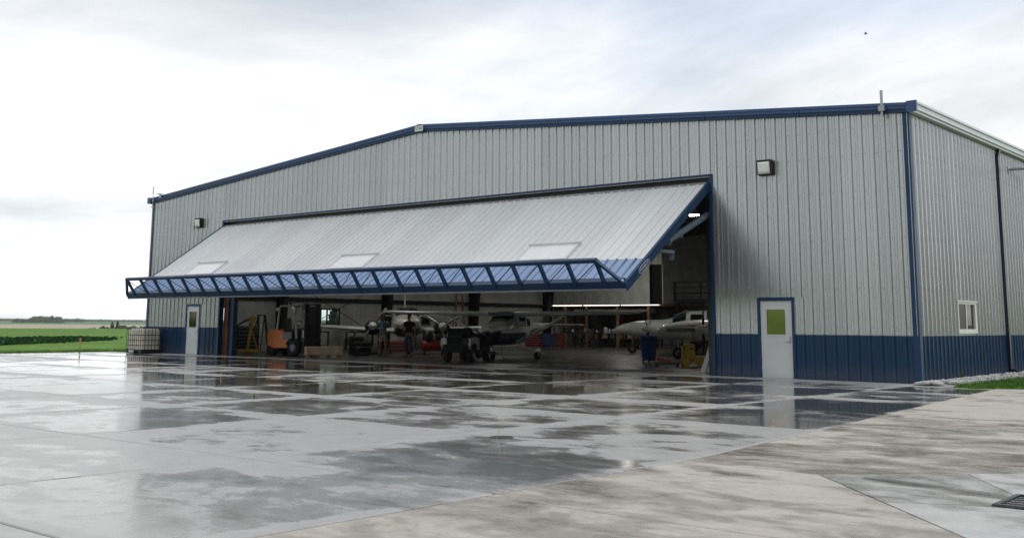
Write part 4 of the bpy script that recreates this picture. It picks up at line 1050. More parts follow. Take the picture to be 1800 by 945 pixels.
# --- twin with opened engines, left
tw = thing('twin_aircraft', 'white-nosed twin-engine plane with uncowled engines standing behind the two men', 'airplane', (-26.6, 8.5, .002), radians(-43))
st = [(2.35, 1.36, .05, .05, .05, 2), (2.25, 1.37, .34, .20, .19, 2.3), (2.0, 1.38, .52, .30, .27, 2.5), (1.5, 1.38, .60, .42, .34, 2.6), (.6, 1.36, .64, .56, .42, 3), (0, 1.36, .66, .62, .70, 3.4), (-1.5, 1.40, .64, .60, .72, 3.4), (-3.2, 1.48, .38, .42, .45, 3), (-5.4, 1.62, .12, .18, .18, 2)]
m = MB(); fuselage(m, st, 22, lambda c_: 0 if c_.z > 1.13 else 1); m.build('fuselage', ['aircraft', 'air_navy'], tw)
m = MB(); R = [sup(22, .60, .2, .42, 3, .62, 0, 1.40), sup(22, .64, .2, .69, 3.4, .02, 0, 1.40)]; m.rings([[p + Vector((.014, 0, .014)) for p in r[2:10]] for r in R], (False, False), True, False); m.build('windscreen', 'dark_glass', tw)
m = MB(); m.tube([(2.20, -.25, 1.62), (2.22, 0, 1.60), (2.20, .25, 1.62)], .012, 5); m.build('nose_seam', 'black', tw)
m = MB(); m.cyl((2.0, -.1, 1.60), (2.02, -.12, 1.92), .018, n=6); m.build('pitot_mast', 'letter', tw)
for s_ in (-1, 1):
    y = s_ * 1.57
    wing([(1.9, .15, .75, s_ * .4, 1.02), (1.75, .14, .7, s_ * 2.2, 1.10), (1.05, .12, .45, s_ * 5.3, 1.30), (.8, .05, .35, s_ * 5.45, 1.31)], 'wing', 'air_grey', tw)
    m = MB(); m.rings([sup(14, .26, .30, .22, 2.6, 1.0, y, 1.22), sup(14, .36, .34, .27, 2.8, .6, y, 1.2), sup(14, .34, .32, .26, 2.8, -.3, y, 1.15), sup(14, .10, .1, .1, 2.2, -1.4, y, 1.08)]); m.build('nacelle', 'dark', tw)
    m = MB(); m.box((1.15, y, 1.18), (.50, .44, .34), None, .05)
    for dy in (-.24, .24):
        for dx in (.98, 1.15, 1.32): m.box((dx, y + dy, 1.22), (.12, .22, .16), None, .02)
    m.tube([(1.3, y - .3, 1.05), (1.2, y - .34, .98), (.9, y - .3, .95)], .035, 6); m.tube([(1.3, y + .3, 1.05), (1.2, y + .34, .98), (.9, y + .3, .95)], .035, 6); m.cyl((1.38, y, 1.26), (1.56, y, 1.26), .12, n=12); m.cyl((1.42, y, 1.26), (1.45, y, 1.26), .22, n=20)
    m.build('engine', 'black', tw)
    m = MB(); m.lathe([(.19, 1.56), (.19, 1.64), (.165, 1.75), (.10, 1.85), (.001, 1.90)], (0, y, 1.26), 'x', 18); m.build('spinner', 'aircraft', tw)
    angs = (-90, 30, 150) if s_ > 0 else (-128, 52)
    for a in angs:
        a = radians(a); m = MB(); R = []
        for rr, ch, tw_ in ((.17, .10, 70), (.35, .15, 45), (.65, .16, 30), (.9, .14, 22), (1.0, .08, 18)):
            ax = Vector((0, -cos(a) * -1, sin(a))); ax = Vector((0, cos(a), sin(a))); tg = Vector((1, 0, 0)).cross(ax); t_ = radians(tw_)
            cdir = tg * cos(t_) + Vector((1, 0, 0)) * sin(t_); nd = ax.cross(cdir)
            c0 = Vector((1.66, y, 1.26)) + ax * rr
            R.append([c0 + cdir * (ch / 2), c0 + nd * .016, c0 - cdir * (ch / 2), c0 - nd * .016])
        m.rings(R); bl = m.build('propeller_blade', 'galv', tw)
        m = MB()
        for rr in (.86, .95): 
            ax = Vector((0, cos(a), sin(a))); tg = Vector((1, 0, 0)).cross(ax); c0 = Vector((1.70, y, 1.26)) + ax * rr
            m.box(c0, (.02, .05, .05)) if False else m._add([c0 + tg * .075 - ax * .02, c0 - tg * .075 - ax * .02, c0 - tg * .075 + ax * .02, c0 + tg * .075 + ax * .02, c0 + tg * .075 - ax * .02 - Vector((.07, 0, 0)), c0 - tg * .075 - ax * .02 - Vector((.07, 0, 0)), c0 - tg * .075 + ax * .02 - Vector((.07, 0, 0)), c0 + tg * .075 + ax * .02 - Vector((.07, 0, 0))], [(0, 1, 2, 3), (4, 7, 6, 5), (0, 4, 5, 1), (1, 5, 6, 2), (2, 6, 7, 3), (3, 7, 4, 0)])
        m.build('tip_stripe', 'letter', bl)
    m = MB(); m.cyl((.3, y, 1.0), (.3, y, .26), .05, n=10); m.mm((.05, y - .25 * s_ - .01, .45), (.55, y - .25 * s_ + .01, .95)); m.mm((.05, y + .25 * s_ - .01, .45), (.55, y + .25 * s_ + .01, .95)); m.build('gear_leg', 'black', tw)
    m = MB(); wheel(m, (.3, y + s_ * .13, .26), .26, .18); m.build('wheel', 'rubber', tw)
    wing([(1.1, .09, -4.7, s_ * .05, 1.72), (.7, .09, -4.95, s_ * 2.1, 1.80)], 'tailplane', 'air_grey', tw)
m = MB(); m.cyl((1.7, 0, 1.0), (1.75, 0, .2), .045, n=8); m.build('nose_strut', 'steel', tw)
m = MB(); wheel(m, (1.75, 0, .2), .2, .15); m.build('nose_wheel', 'rubber', tw)
fin('tail_fin', [(-3.9, 1.75), (-5.5, 1.7), (-6.1, 3.15), (-5.5, 3.15), (-4.9, 2.1)], .09, 0, 'air_grey', tw)

# --- two piston twins at the right
def piston_twin(name, label, loc, rot, stripes, prop):
    p = thing(name, label, 'airplane', loc, rot)
    st = [(0, 1.14, .03, .03, .03, 2), (-.12, 1.15, .17, .13, .13, 2), (-.45, 1.17, .33, .24, .25, 2.2), (-1.1, 1.19, .47, .37, .36, 2.4), (-1.9, 1.20, .56, .46, .43, 2.6), (-2.6, 1.20, .60, .50, .46, 2.8), (-3.2, 1.22, .63, .54, .60, 3), (-3.7, 1.24, .64, .55, .82, 3.2), (-5.0, 1.26, .64, .55, .86, 3.4), (-6.6, 1.30, .56, .48, .78, 3.2), (-8.0, 1.40, .32, .32, .45, 2.6), (-9.6, 1.52, .08, .12, .14, 2)]
    m = MB(); R = fuselage(m, st, 24); m.build('fuselage', 'aircraft', p)
    R = [sup(24, .61, .46, .54, 3, -3.02, 0, 1.27), sup(24, .645, .5, .80, 3.2, -3.68, 0, 1.27)]
    m = MB(); m.rings([[q_ + Vector((.015, 0, .012)) for q_ in r[1:12]] for r in R], (False, False), True, False); m.build('windscreen', 'dark_glass', p)
    m = MB(); m.beam((-3.02, 0, 1.83), (-3.66, 0, 2.10), .05, .03); m.build('windscreen_post', 'aircraft', p)
    for s_ in (-1, 1):
        for (xa, xc) in ((-4.55, -3.85), (-5.35, -4.68), (-6.1, -5.48)):
            m = MB(); m.prism([(xa, 1.50), (xc, 1.50), (xc - .06, 1.90), (xa + .02, 1.90)], s_ * .635 - .012, s_ * .635 + .012, 'xz'); m.build('side_window', 'dark_glass', p)
        for z, h, mt in ((1.19, .05, 'air_navy'), (1.13, .035, 'gold')) if stripes else ():
            m = MB(); R2 = []
            for x, zz_, w, h0, h1, e in st[2:10]:
                R2.append([Vector((x, s_ * (w + .006), z + (zz_ - 1.17) * .6 - h)), Vector((x, s_ * (w + .006), z + (zz_ - 1.17) * .6 + h))])
            m.rings(R2, (False, False), True, False); m.build('stripe', mt, p)
        y = s_ * 1.85
        wing([(2.6, .15, -2.9, s_ * .4, .88), (2.0, .14, -3.1, s_ * 2.6, .98), (1.2, .11, -3.5, s_ * 6.0, 1.22), (.8, .05, -3.7, s_ * 6.15, 1.23)], 'wing', 'aircraft', p)
        m = MB(); m.rings([sup(16, .20, .20, .20, 2.2, -2.12, y, 1.22), sup(16, .36, .30, .30, 2.5, -2.3, y, 1.2), sup(16, .41, .36, .34, 2.6, -2.8, y, 1.18), sup(16, .38, .32, .32, 2.6, -3.8, y, 1.10), sup(16, .22, .2, .2, 2.4, -5.2, y, 1.06), sup(16, .04, .05, .05, 2, -6.0, y, 1.05)]); m.build('nacelle', 'aircraft', p)
        m = MB(); m.lathe([(.19, -2.12), (.185, -2.0), (.15, -1.86), (.08, -1.74), (.001, -1.70)], (0, y, 1.22), 'x', 18); m.build('spinner', 'aircraft', p)
        for a in prop:
            a = radians(a); m = MB(); R2 = []
            for rr, ch, tw_ in ((.15, .10, 70), (.35, .15, 45), (.65, .16, 30), (.88, .13, 22), (.98, .06, 18)):
                ax = Vector((0, cos(a), sin(a))); tg = Vector((1, 0, 0)).cross(ax); t_ = radians(tw_); cdir = tg * cos(t_) + Vector((1, 0, 0)) * sin(t_); nd = ax.cross(cdir); c0 = Vector((-2.05, y, 1.22)) + ax * rr
                R2.append([c0 + cdir * (ch / 2), c0 + nd * .016, c0 - cdir * (ch / 2), c0 - nd * .016])
            m.rings(R2); m.build('propeller_blade', 'black', p)
        m = MB(); m.cyl((-3.6, y, .95), (-3.6, y, .28), .05, n=8); m.build('gear_leg', 'steel', p)
        m = MB(); wheel(m, (-3.6, y, .28), .28, .2); m.build('wheel', 'rubber', p)
        wing([(1.2, .09, -8.7, s_ * .05, 1.56), (.8, .09, -9.0, s_ * 2.4, 1.6)], 'tailplane', 'aircraft', p)
    m = MB(); m.cyl((-.95, 0, .95), (-.9, 0, .24), .04, n=8); m.build('nose_strut', 'steel', p)
    m = MB(); wheel(m, (-.9, 0, .23), .23, .16); m.build('nose_wheel', 'rubber', p)
    fin('tail_fin', [(-8.0, 1.7), (-9.8, 1.6), (-10.3, 3.2), (-9.6, 3.2), (-8.8, 2.2)], .1, 0, 'aircraft', p)
    return p
pc = piston_twin('piston_twin', 'white plane with navy and gold side stripes, nose behind the blue barrel', (-15.0, 11.67, .002), radians(207), True, (90, -90))
text('nose_lettering', 'TURBO', .13, 'letter_red', pc, (-1.55, .522, 1.36), (pi / 2, 0, pi - .13), .001)
m = MB(); m.box((-1.55, .53, 1.02), (.035, .012, .36)); m.build('pitot_ribbon', 'red', pc)
pd = piston_twin('piston_twin', 'plain white plane deeper in the hangar, its nose left of the striped one', (-21.2, 17.6, .002), radians(202), False, (30, 150, 270))

# ================================================================ VEHICLES
fk = thing('forklift', 'orange and grey forklift with a tall black mast parked inside the doorway', 'forklift', (-26.85, 2.25, .002), radians(6))
m = MB(); m.prism([(-1.12, .42), (-.62, .30), (-.62, 1.02), (-.80, 1.12), (-1.08, 1.08), (-1.20, .92)][::-1], -.52, .52, 'xz'); m.build('counterweight', 'orange', fk)
for s_ in (-1, 1):
    m = MB(); y0, y1 = (s_ * .40, s_ * .545); m.prism([(-.62, .34), (.30, .34), (.30, .62), (.12, .66), (-.20, .92), (-.38, 1.06), (-.62, 1.06)], min(y0, y1), max(y0, y1), 'xz'); m.build('body_side', 'orange', fk)
m = MB(); m.mm((-.60, -.39, .36), (.30, .39, .80)); m.mm((-.60, -.36, .80), (-.15, .36, .98)); m.prism([(-.12, .81), (.30, .81), (.30, .70), (.40, .70), (.40, 1.12), (.26, 1.16), (.20, .84), (-.12, .84)], -.40, .40, 'xz'); m.build('chassis', 'dark', fk)
m = MB(); m.mm((-.20, -.548, .68), (.28, -.50, .98)); m.build('step_panel', 'cyl', fk)
m = MB(); m.box((-.30, 0, 1.05), (.48, .46, .14), None, .04); m.box((-.52, 0, 1.32), (.12, .44, .50), Euler((0, -.15, 0)), .04); m.build('seat', 'black', fk)
m = MB(); m.cyl((.26, 0, 1.1), (.08, 0, 1.32), .025, n=8); m.build('steering_column', 'black', fk)
m = MB(); R_ = Euler((0, -.9, 0)).to_matrix()
m.tube([Vector((.08, 0, 1.33)) + R_ @ Vector((.17 * cos(a * pi / 8), .17 * sin(a * pi / 8), 0)) for a in range(17)], .014, 6); m.build('steering_wheel', 'black', fk)
for s_ in (-1, 1):
    m = MB(); y = s_ * .47
    m.tube([(-.66, y, 1.06), (-.60, y, 1.55), (-.54, y, 2.02), (-.48, y, 2.07), (.05, y, 2.07), (.18, y, 2.02), (.30, y, 1.75), (.46, y, 1.20), (.50, y, .74)], .045, 8); m.build('overhead_guard', 'galv', fk)
m = MB()
for k in range(6): m.mm((-.45 + k * .11, -.44, 2.055), (-.41 + k * .11, .44, 2.085))
m.build('guard_bars', 'dark', fk, kind='stuff')
m = MB(); m.cyl((-.40, 0, 2.09), (-.40, 0, 2.13), .07, n=12); m.cyl((-.40, 0, 2.13), (-.40, 0, 2.21), .055, .045, n=12); m.build('beacon', 'air_navy', fk)
m = MB(); m.cyl((-.68, -.44, 1.93), (-.76, -.44, 1.93), .065, n=12); m.build('work_light', 'letter', fk)
m = MB(); m.cyl((.32, -.50, 1.88), (.38, -.50, 1.88), .05, n=10); m.build('work_light', 'letter', fk)
for x, r, w in ((.42, .345, .26), (-.98, .275, .22)):
    for s_ in (-1, 1):
        c_ = (x, s_ * (.50 if x > 0 else .40), r); m = MB(); wheel(m, c_, r, w); wl = m.build('wheel', 'rubber', fk)
        m = MB(); hubcap(m, c_, r, w); m.build('rim', 'cyl' if x > 0 else 'dark', wl)
for s_ in (-1, 1):
    m = MB(); y = s_ * .50; m.rings([[Vector((.42 + rr * cos(a), yy, .345 + rr * sin(a))) for rr, yy in ((.37, y - .13), (.37, y + .13), (.40, y + .13), (.40, y - .13))] for a in [radians(20 + 14 * i) for i in range(11)]]); m.build('mudguard', 'dark', fk)
for s_ in (-1, 1):
    m = MB(); m.mm((.76, s_ * .40 - .06, .06), (.94, s_ * .40 + .06, 2.17)); m.build('mast_rail', 'black', fk)
    m = MB(); m.mm((.86, s_ * .29 - .045, .10), (.98, s_ * .29 + .045, 2.15)); m.build('inner_rail', 'dark', fk)
    m = MB(); m.cyl((.84, s_ * .18, .1), (.84, s_ * .18, 1.9), .035, n=8); m.build('lift_cylinder', 'steel', fk)
    m = MB(); m.prism([(.99, .06), (1.03, .06), (1.03, .55), (.99, .55)], s_ * .25 - .06, s_ * .25 + .06, 'xz'); m.mm((1.03, s_ * .25 - .06, .06), (1.05, s_ * .25 + .06, .10)); m.build('fork', 'black', fk)
m = MB(); m.mm((.90, -.24, .2), (.95, .24, 2.05)); m.build('lift_carriage', 'black', fk)
for a_, c_ in (((.82, -.338, 2.09), (.86, .338, 2.16)), ((.82, -.338, 1.2), (.858, .338, 1.28)), ((.98, -.46, .35), (1.0, .46, .45)), ((.98, -.46, .62), (1.0, .46, .72))):
    m = MB(); m.mm(a_, c_); m.build('mast_crossbar', 'dark', fk)
m = MB()
for y in [-.42 + .105 * i for i in range(9)]: m.mm((.985, y - .012, .73), (1.0, y + .012, 1.25))
m.mm((.985, -.44, 1.25), (1.0, .44, 1.28)); m.build('load_backrest', 'dark', fk)
tx = text('mast_lettering', 'TOYOTA', .165, 'letter', fk, (.87, -.4615, 1.55), (pi / 2, -pi / 2, 0), .001)
text('mast_lettering', '8FGU25', .12, 'letter', fk, (.87, -.4615, .92), (pi / 2, -pi / 2, 0), .001) if False else None
m = MB(); m.mm((.84, -.4625, .78), (.90, -.461, 1.06)); m.build('mast_decal', 'letter', fk)

gc = thing('golf_cart', 'black golf cart with silver fenders and no roof, seen from behind beside the plane', 'golf cart', (-17.6, 2.8, .002), radians(110))
m = MB(); m.box((0, 0, .42), (2.2, 1.04, .14), None, .03); m.box((-.72, 0, .62), (.72, 1.06, .36), None, .06); m.prism([(.55, .48), (1.14, .48), (1.16, .70), (.95, .88), (.62, .93)], -.48, .48, 'xz'); m.build('body', 'black_plastic', gc)
m = MB(); m.box((-.98, 0, .66), (.30, .86, .48), None, .03); m.build('cargo_box', 'black_plastic', gc)
m = MB(); m.box((-.99, 0, .92), (.34, .5, .03)); m.build('tray_rail', 'dark', gc)
for s_ in (-1, 1):
    m = MB(); y = s_ * .535
    m.prism([(-1.08, .62), (-1.02, .46), (-.98, .62), (-.70, .70), (-.42, .62), (-.36, .46), (-.18, .44), (-.20, .82), (-.44, .90), (-1.04, .86)], y - .05, y + .05, 'xz'); m.build('fender', 'galv', gc)
    m = MB(); m.prism([(.50, .50), (.58, .64), (.82, .72), (1.06, .64), (1.14, .50), (1.18, .60), (1.08, .84), (.55, .88)], y - .03, y + .03, 'xz'); m.build('front_fender', 'black_plastic', gc)
    m = MB(); m.box((-1.135, s_ * .40, .75), (.02, .16, .22)); m.build('tail_light', 'letter' if s_ > 0 else 'dark', gc)
    for x in (-.70, .82):
        m = MB(); wheel(m, (x, s_ * .46, .23), .23, .20); wl = m.build('wheel', 'rubber', gc)
        m = MB(); 
        for i in range(5):
            a = 2 * pi * i / 5; m.beam((x, s_ * .555, .23), (x + .13 * cos(a), s_ * .565, .23 + .13 * sin(a)), .05, .015, (0, 1, 0))
        m.cyl((x, s_ * .55, .23), (x, s_ * .572, .23), .04, n=8); m.build('rim', 'chrome', wl)
    m = MB(); m.tube([(-.52, s_ * .42, .80), (-.60, s_ * .44, 1.12), (-.52, s_ * .44, 1.16)], .022, 6); m.build('arm_rail', 'dark', gc)
m = MB(); m.box((-.38, 0, .86), (.48, .98, .13), None, .04); m.build('seat', 'black_plastic', gc)
m = MB(); m.box((-.66, 0, 1.06), (.10, .98, .32), Euler((0, -.2, 0)), .04); m.build('backrest', 'black_plastic', gc)
m = MB(); m.cyl((.62, .22, .9), (.40, .22, 1.12), .022, n=8); m.tube([Vector((.40, .22, 1.13)) + Euler((0, -.7, 0)).to_matrix() @ Vector((.17 * cos(a * pi / 8), .17 * sin(a * pi / 8), 0)) for a in range(17)], .016, 6); m.build('steering_wheel', 'black_plastic', gc)
m = MB(); m.box((.75, 0, .97), (.16, .7, .06), Euler((0, .3, 0))); m.build('dash', 'dark', gc)
tb = thing('tow_bar', 'red tow bar lying between the golf cart and the plane nose wheel', 'tow bar', (-17.9, 4.5, .002), radians(120))
m = MB(); m.beam((-.6, 0, .30), (.62, 0, .24), .05, .05); m.build('bar', 'redor', tb); m = MB(); m.beam((.62, -.14, .24), (.62, .14, .24), .04, .04); m.mm((.6, -.16, .18), (.74, -.13, .27)); m.mm((.6, .13, .18), (.74, .16, .27)); m.build('fork', 'redor', tb)
m = MB(); wheel(m, (-.3, 0, .1), .10, .06); m.cyl((-.3, 0, .1), (-.3, 0, .28), .02, n=6); m.build('wheel', 'rubber', tb)

cr = thing('boxed_pallet', 'long low cardboard box on a wooden pallet beside the forklift', 'box', (-24.75, 2.0, .002), radians(56))
m = MB(); m.box((0, 0, .27), (1.46, .80, .30), None, .012); m.build('box', 'card', cr)
m = MB(); m.mm((.42, -.4035, .20), (.56, -.401, .34)); m.build('shipping_label', 'letter', cr)
m = MB(); m.mm((.45, -.4045, .235), (.53, -.4036, .305)); m.build('label_symbol', 'card', cr)
m = MB(); m.mm((-.731, -.02, .422), (.731, .03, .4245)); m.build('tape', 'wood', cr)
for y in (-.36, 0, .36):
    m = MB()
    for x in (-.66, -.2, .25, .66): m.box((x, y, .045), (.12, .09, .085))
    m.build('pallet_block', 'wood', cr)
m = MB(); m.box((0, 0, .104), (1.50, .84, .024)); m.build('pallet_deck', 'wood', cr)

pl = thing('platform_cart', 'low black flat platform cart just right of the cardboard box', 'cart', (-24.95, 4.6, .002), radians(56))
m = MB(); m.box((0, 0, .36), (1.15, .75, .05), None, .01); m.build('deck', 'dark', pl)
m = MB(); m.mm((-.55, -.34, .06), (.55, .34, .16)); m.build('lower_shelf', 'black', pl)
for i in (-1, 1):
    for j in (-1, 1):
        m = MB(); m.mm((i * .52 - .025, j * .33 - .025, .09), (i * .52 + .025, j * .33 + .025, .335)); m.cyl((i * .5, j * .33 - .02, .05), (i * .5, j * .33 + .02, .05), .05, n=10); m.build('leg', 'black', pl)

ho = thing('engine_hoist', 'yellow engine hoist with a lowered black boom at the left door column', 'hoist', (-30.3, 2.35, .002), radians(62))
m = MB(); m.mm((-.46, -.50, .10), (.46, -.40, .20)); m.mm((-.46, .40, .10), (.46, .50, .20)); m.mm((-.46, -.40, .10), (-.36, .40, .20)); m.mm((.12, -.4, .10), (.22, .4, .20)); m.build('base', 'yellow', ho)
m = MB(); m.beam((-.02, 0, .2), (.14, 0, 1.42), .11, .11, (0, 1, 0)); m.build('mast', 'yellow', ho)
m = MB(); m.box((.16, 0, 1.52), (.26, .14, .26), Euler((0, .35, 0)), .02); m.build('pivot', 'yellow', ho)
m = MB(); m.beam((.20, 0, 1.56), (-.22, 0, 1.42), .09, .09, (0, 1, 0)); m.beam((-.22, 0, 1.42), (-.75, 0, 1.05), .07, .07, (0, 1, 0)); m.build('boom', 'black', ho)
m = MB(); m.cyl((.16, 0, .75), (.05, 0, 1.35), .045, n=10); m.build('jack_cylinder', 'red', ho)
m = MB(); m.beam((.17, 0, .95), (.42, 0, .2), .05, .05, (0, 1, 0)); m.build('brace', 'yellow', ho)
m = MB(); m.tube([(-.75, 0, 1.05), (-.76, 0, .95), (-.72, 0, .90), (-.68, 0, .94)], .015, 6); m.build('hook', 'red', ho)
for i in (-1, 1):
    for j in (-1, 1):
        m = MB(); m.lathe([(.001, -.02), (.05, -.02), (.05, .02), (.001, .02)], (i * .42, j * .45, .05), 'x', 12); m.box((i * .42, j * .45, .085), (.06, .06, .03)); m.build('caster', 'letter', ho)

# ================================================================ PEOPLE
def skin(name, nodes, edges, root, mat, parent, lv=1):
    me = bpy.data.meshes.new(name); ks = list(nodes); ix = {k: i for i, k in enumerate(ks)}
    me.from_pydata([nodes[k][0] for k in ks], [(ix[a], ix[b_]) for a, b_ in edges], []); me.materials.append(MT[mat])
    o = link(name, me, parent); md = o.modifiers.new('skin', 'SKIN'); md.use_smooth_shade = True; md.branch_smoothing = .4
    lay = me.skin_vertices[0].data
    for k in ks:
        r = nodes[k][1]; lay[ix[k]].radius = r if isinstance(r, tuple) else (r, r)
        lay[ix[k]].use_root = (k == root)
    sb = o.modifiers.new('sub', 'SUBSURF'); sb.levels = lv; sb.render_levels = lv
    return o
def chain(*ks): return list(zip(ks[:-1], ks[1:]))
def person(label, loc, rot, A, top, top_sl, bottom, short, cap, lean=0.):
    """A: joint overrides. local frame faces -y"""
    p = thing('person', label, 'person', loc, rot)
    J = dict(pelvis=((0, 0, .94), (.135, .11)), waist=((0, 0, 1.08), (.135, .10)), chest=((0, 0, 1.28), (.165, .115)), upper=((0, .01, 1.42), (.13, .09)), neck=((0, .0, 1.52), .055), jaw=((0, -.02, 1.60), (.062, .072)), skull=((0, -.005, 1.68), (.076, .092)), crown=((0, .0, 1.745), (.055, .065)),
             shL=((-.185, .01, 1.42), .062), elL=((-.25, .02, 1.14), .043), wrL=((-.26, -.08, .90), .030), shR=((.185, .01, 1.42), .062), elR=((.25, .02, 1.14), .043), wrR=((.26, -.08, .90), .030),
             hipL=((-.095, 0, .86), .095), knL=((-.11, -.02, .50), .060), anL=((-.115, .02, .10), .042), toL=((-.14, -.14, .035), (.045, .030)), hipR=((.095, 0, .86), .095), knR=((.11, -.02, .50), .060), anR=((.115, .02, .10), .042), toR=((.14, -.14, .035), (.045, .030)))
    J.update(A)
    E_ = chain('pelvis', 'waist', 'chest', 'upper', 'neck', 'jaw', 'skull', 'crown') + chain('upper', 'shL', 'elL', 'wrL') + chain('upper', 'shR', 'elR', 'wrR') + chain('pelvis', 'hipL', 'knL', 'anL', 'toL') + chain('pelvis', 'hipR', 'knR', 'anR', 'toR')
    J['nose'] = ((0, -.112, 1.655), .012); E_.append(('skull', 'nose'))
    for s_, t_ in ((-1, 'L'), (1, 'R')):
        J['ear' + t_] = ((s_ * .088, .01, 1.66), .016); E_.append(('skull', 'ear' + t_))
        el, wr = Vector(J['el' + t_][0]), Vector(J['wr' + t_][0]); d = (wr - el).normalized(); sd_ = d.cross(Vector((0, 0, 1) if abs(d.z) < .8 else (0, -1, 0))).normalized(); pn = d.cross(sd_)
        J['palm' + t_] = (tuple(wr + d * .075), (.040, .018)); E_ += chain('wr' + t_, 'palm' + t_)
        for i, (of, ln) in enumerate(((-.030, .062), (-.010, .078), (.011, .084), (.030, .074))):
            b0 = wr + d * .10 + sd_ * of; J[f'f{i}a{t_}'] = (tuple(b0), .0095); J[f'f{i}b{t_}'] = (tuple(b0 + d * ln * .55 + pn * .012), .0085); J[f'f{i}c{t_}'] = (tuple(b0 + d * ln * .85 + pn * .034), .0075)
            E_ += chain('palm' + t_, f'f{i}a{t_}', f'f{i}b{t_}', f'f{i}c{t_}')
        b0 = wr + d * .045 - sd_ * .036; J['t0' + t_] = (tuple(b0 - sd_ * .012), .012); J['t1' + t_] = (tuple(b0 + d * .045 - sd_ * .022 + pn * .016), .0095); E_ += chain('palm' + t_, 't0' + t_, 't1' + t_)
    skin('body', J, E_, 'pelvis', 'skin', p)
    up = lambda k, f, add=.012: (J[k][0], tuple(q_ * f + add for q_ in (J[k][1] if isinstance(J[k][1], tuple) else (J[k][1],) * 2)))
    mid_ = lambda a, b_, t_, r: (tuple(Vector(J[a][0]).lerp(Vector(J[b_][0]), t_)), r)
    Q = dict(hem=((J['pelvis'][0][0], J['pelvis'][0][1], .90), (.155, .125)), waist=up('waist', 1.06), chest=up('chest', 1.03), upper=up('upper', 1.02), col=((0, .005, 1.475), (.075, .07)), shL=up('shL', 1.05), shR=up('shR', 1.05), slL=mid_('shL', 'elL', top_sl, .066), slR=mid_('shR', 'elR', top_sl, .066))
    skin('shirt', Q, chain('hem', 'waist', 'chest', 'upper', 'col') + chain('upper', 'shL', 'slL') + chain('upper', 'shR', 'slR'), 'chest', top, p)
    Q = dict(belt=((0, 0, 1.0), (.142, .115)), seat=((0, .005, .90), (.148, .125)))
    for t_ in 'LR':
        Q['hip' + t_] = up('hip' + t_, 1.04); 
        if short: Q['le' + t_] = mid_('hip' + t_, 'kn' + t_, .80, .092)
        else: Q['kn' + t_] = up('kn' + t_, 1.12); Q['le' + t_] = mid_('kn' + t_, 'an' + t_, .92, .066)
    e_ = [('belt', 'seat')]
    for t_ in 'LR': e_ += chain('seat', 'hip' + t_, 'le' + t_) if short else chain('seat', 'hip' + t_, 'kn' + t_, 'le' + t_)
    skin('shorts' if short else 'trousers', Q, e_, 'seat', bottom, p)
    for t_ in 'LR':
        a = J['an' + t_][0]; b_ = J['to' + t_][0]; skin('shoe', dict(a=((a[0], a[1] + .035, .045), (.045, .045)), b=((a[0] * .6 + b_[0] * .4, a[1] * .6 + b_[1] * .4, .045), (.048, .042)), c=((b_[0], b_[1] - .02, .032), (.045, .03))), chain('a', 'b', 'c'), 'b', 'black', p)
    m = MB()
    for s_ in (-1, 1): m.sphere((s_ * .032, -.093, 1.685), .0115, (1, .7, .8), 8, 6)
    m.build('eyes', 'hair', p); m = MB(); m.box((0, -.088, 1.598), (.045, .012, .010)); m.build('mouth', 'red', p)
    if cap:
        m = MB(); m.sphere((0, .005, 1.725), .098, (.92, 1.05, .72), 14, 8); m.box((0, -.135, 1.715), (.14, .11, .014), Euler((.15, 0, 0)), .006); m.build('cap', 'hair', p)
    else:
        m = MB(); m.sphere((0, .022, 1.712), .092, (.93, 1.02, .78), 14, 8); m.build('hair', 'hair', p)
    return p
CR = dict(elL=((-.265, -.06, 1.17), .043), wrL=((-.06, -.20, 1.16), .030), elR=((.265, -.06, 1.19), .043), wrR=((.04, -.215, 1.235), .030), anL=((-.13, .02, .10), .042), anR=((.15, .0, .10), .042), toL=((-.17, -.13, .035), (.045, .03)), toR=((.20, -.15, .035), (.045, .03)))
face = lambda x, y: atan2(CAM.y - y, CAM.x - x) + pi / 2
person('man in light blue shirt and pale grey shorts with crossed arms and a dark cap', (-24.1, 4.65, .002), face(-24.1, 4.65) + .15, CR, 'shirt_blue', .55, 'khaki', True, True)
HD = dict(elL=((-.27, .05, 1.15), .043), wrL=((-.20, -.16, 1.05), .030), elR=((.27, .03, 1.14), .043), wrR=((.28, -.05, .88), .030), anL=((-.10, .03, .10), .042), anR=((.16, -.02, .10), .042), toR=((.20, -.17, .035), (.045, .03)))
person('bareheaded man in black shirt and blue jeans, standing right of the blue-shirted man', (-23.35, 5.45, .002), face(-23.35, 5.45) - .35, HD, 'shirt_black', .62, 'denim', False, False)

# ================================================================ INSIDE CLUTTER
def chest(label, loc, rot, w, d, h, mat, n=5, nm='tool_chest', group=None):
    t = thing(nm, label, 'tool chest', loc, rot, group)
    m = MB(); m.box((0, 0, .12 + (h - .12) / 2), (w, d, h - .12), None, .01); m.build('cabinet', mat, t)
    dh = (h - .2) / n
    for i in range(n):
        m = MB(); m.box((0, -d / 2 - .008, .16 + dh * (i + .5)), (w - .06, .016, dh - .02)); dr = m.build('drawer', mat, t)
        m = MB(); m.box((0, -d / 2 - .026, .16 + dh * (i + .82)), (w - .16, .02, .018)); m.build('handle', 'steel', dr)
    for i in (-1, 1):
        for j in (-1, 1):
            m = MB(); m.lathe([(.001, -.02), (.055, -.02), (.055, .02), (.001, .02)], (i * (w / 2 - .08), j * (d / 2 - .07), .058), 'x', 10); m.build('caster', 'rubber', t)
    return t
ORD = ['first', 'second', 'third', 'fourth', 'fifth', 'sixth', 'seventh', 'eighth', 'ninth', 'tenth']
CN = dict(black='black', dark='dark grey', red='red', galv='grey', cyl='blue grey', letter='white', card='cardboard brown', ply='plywood brown')
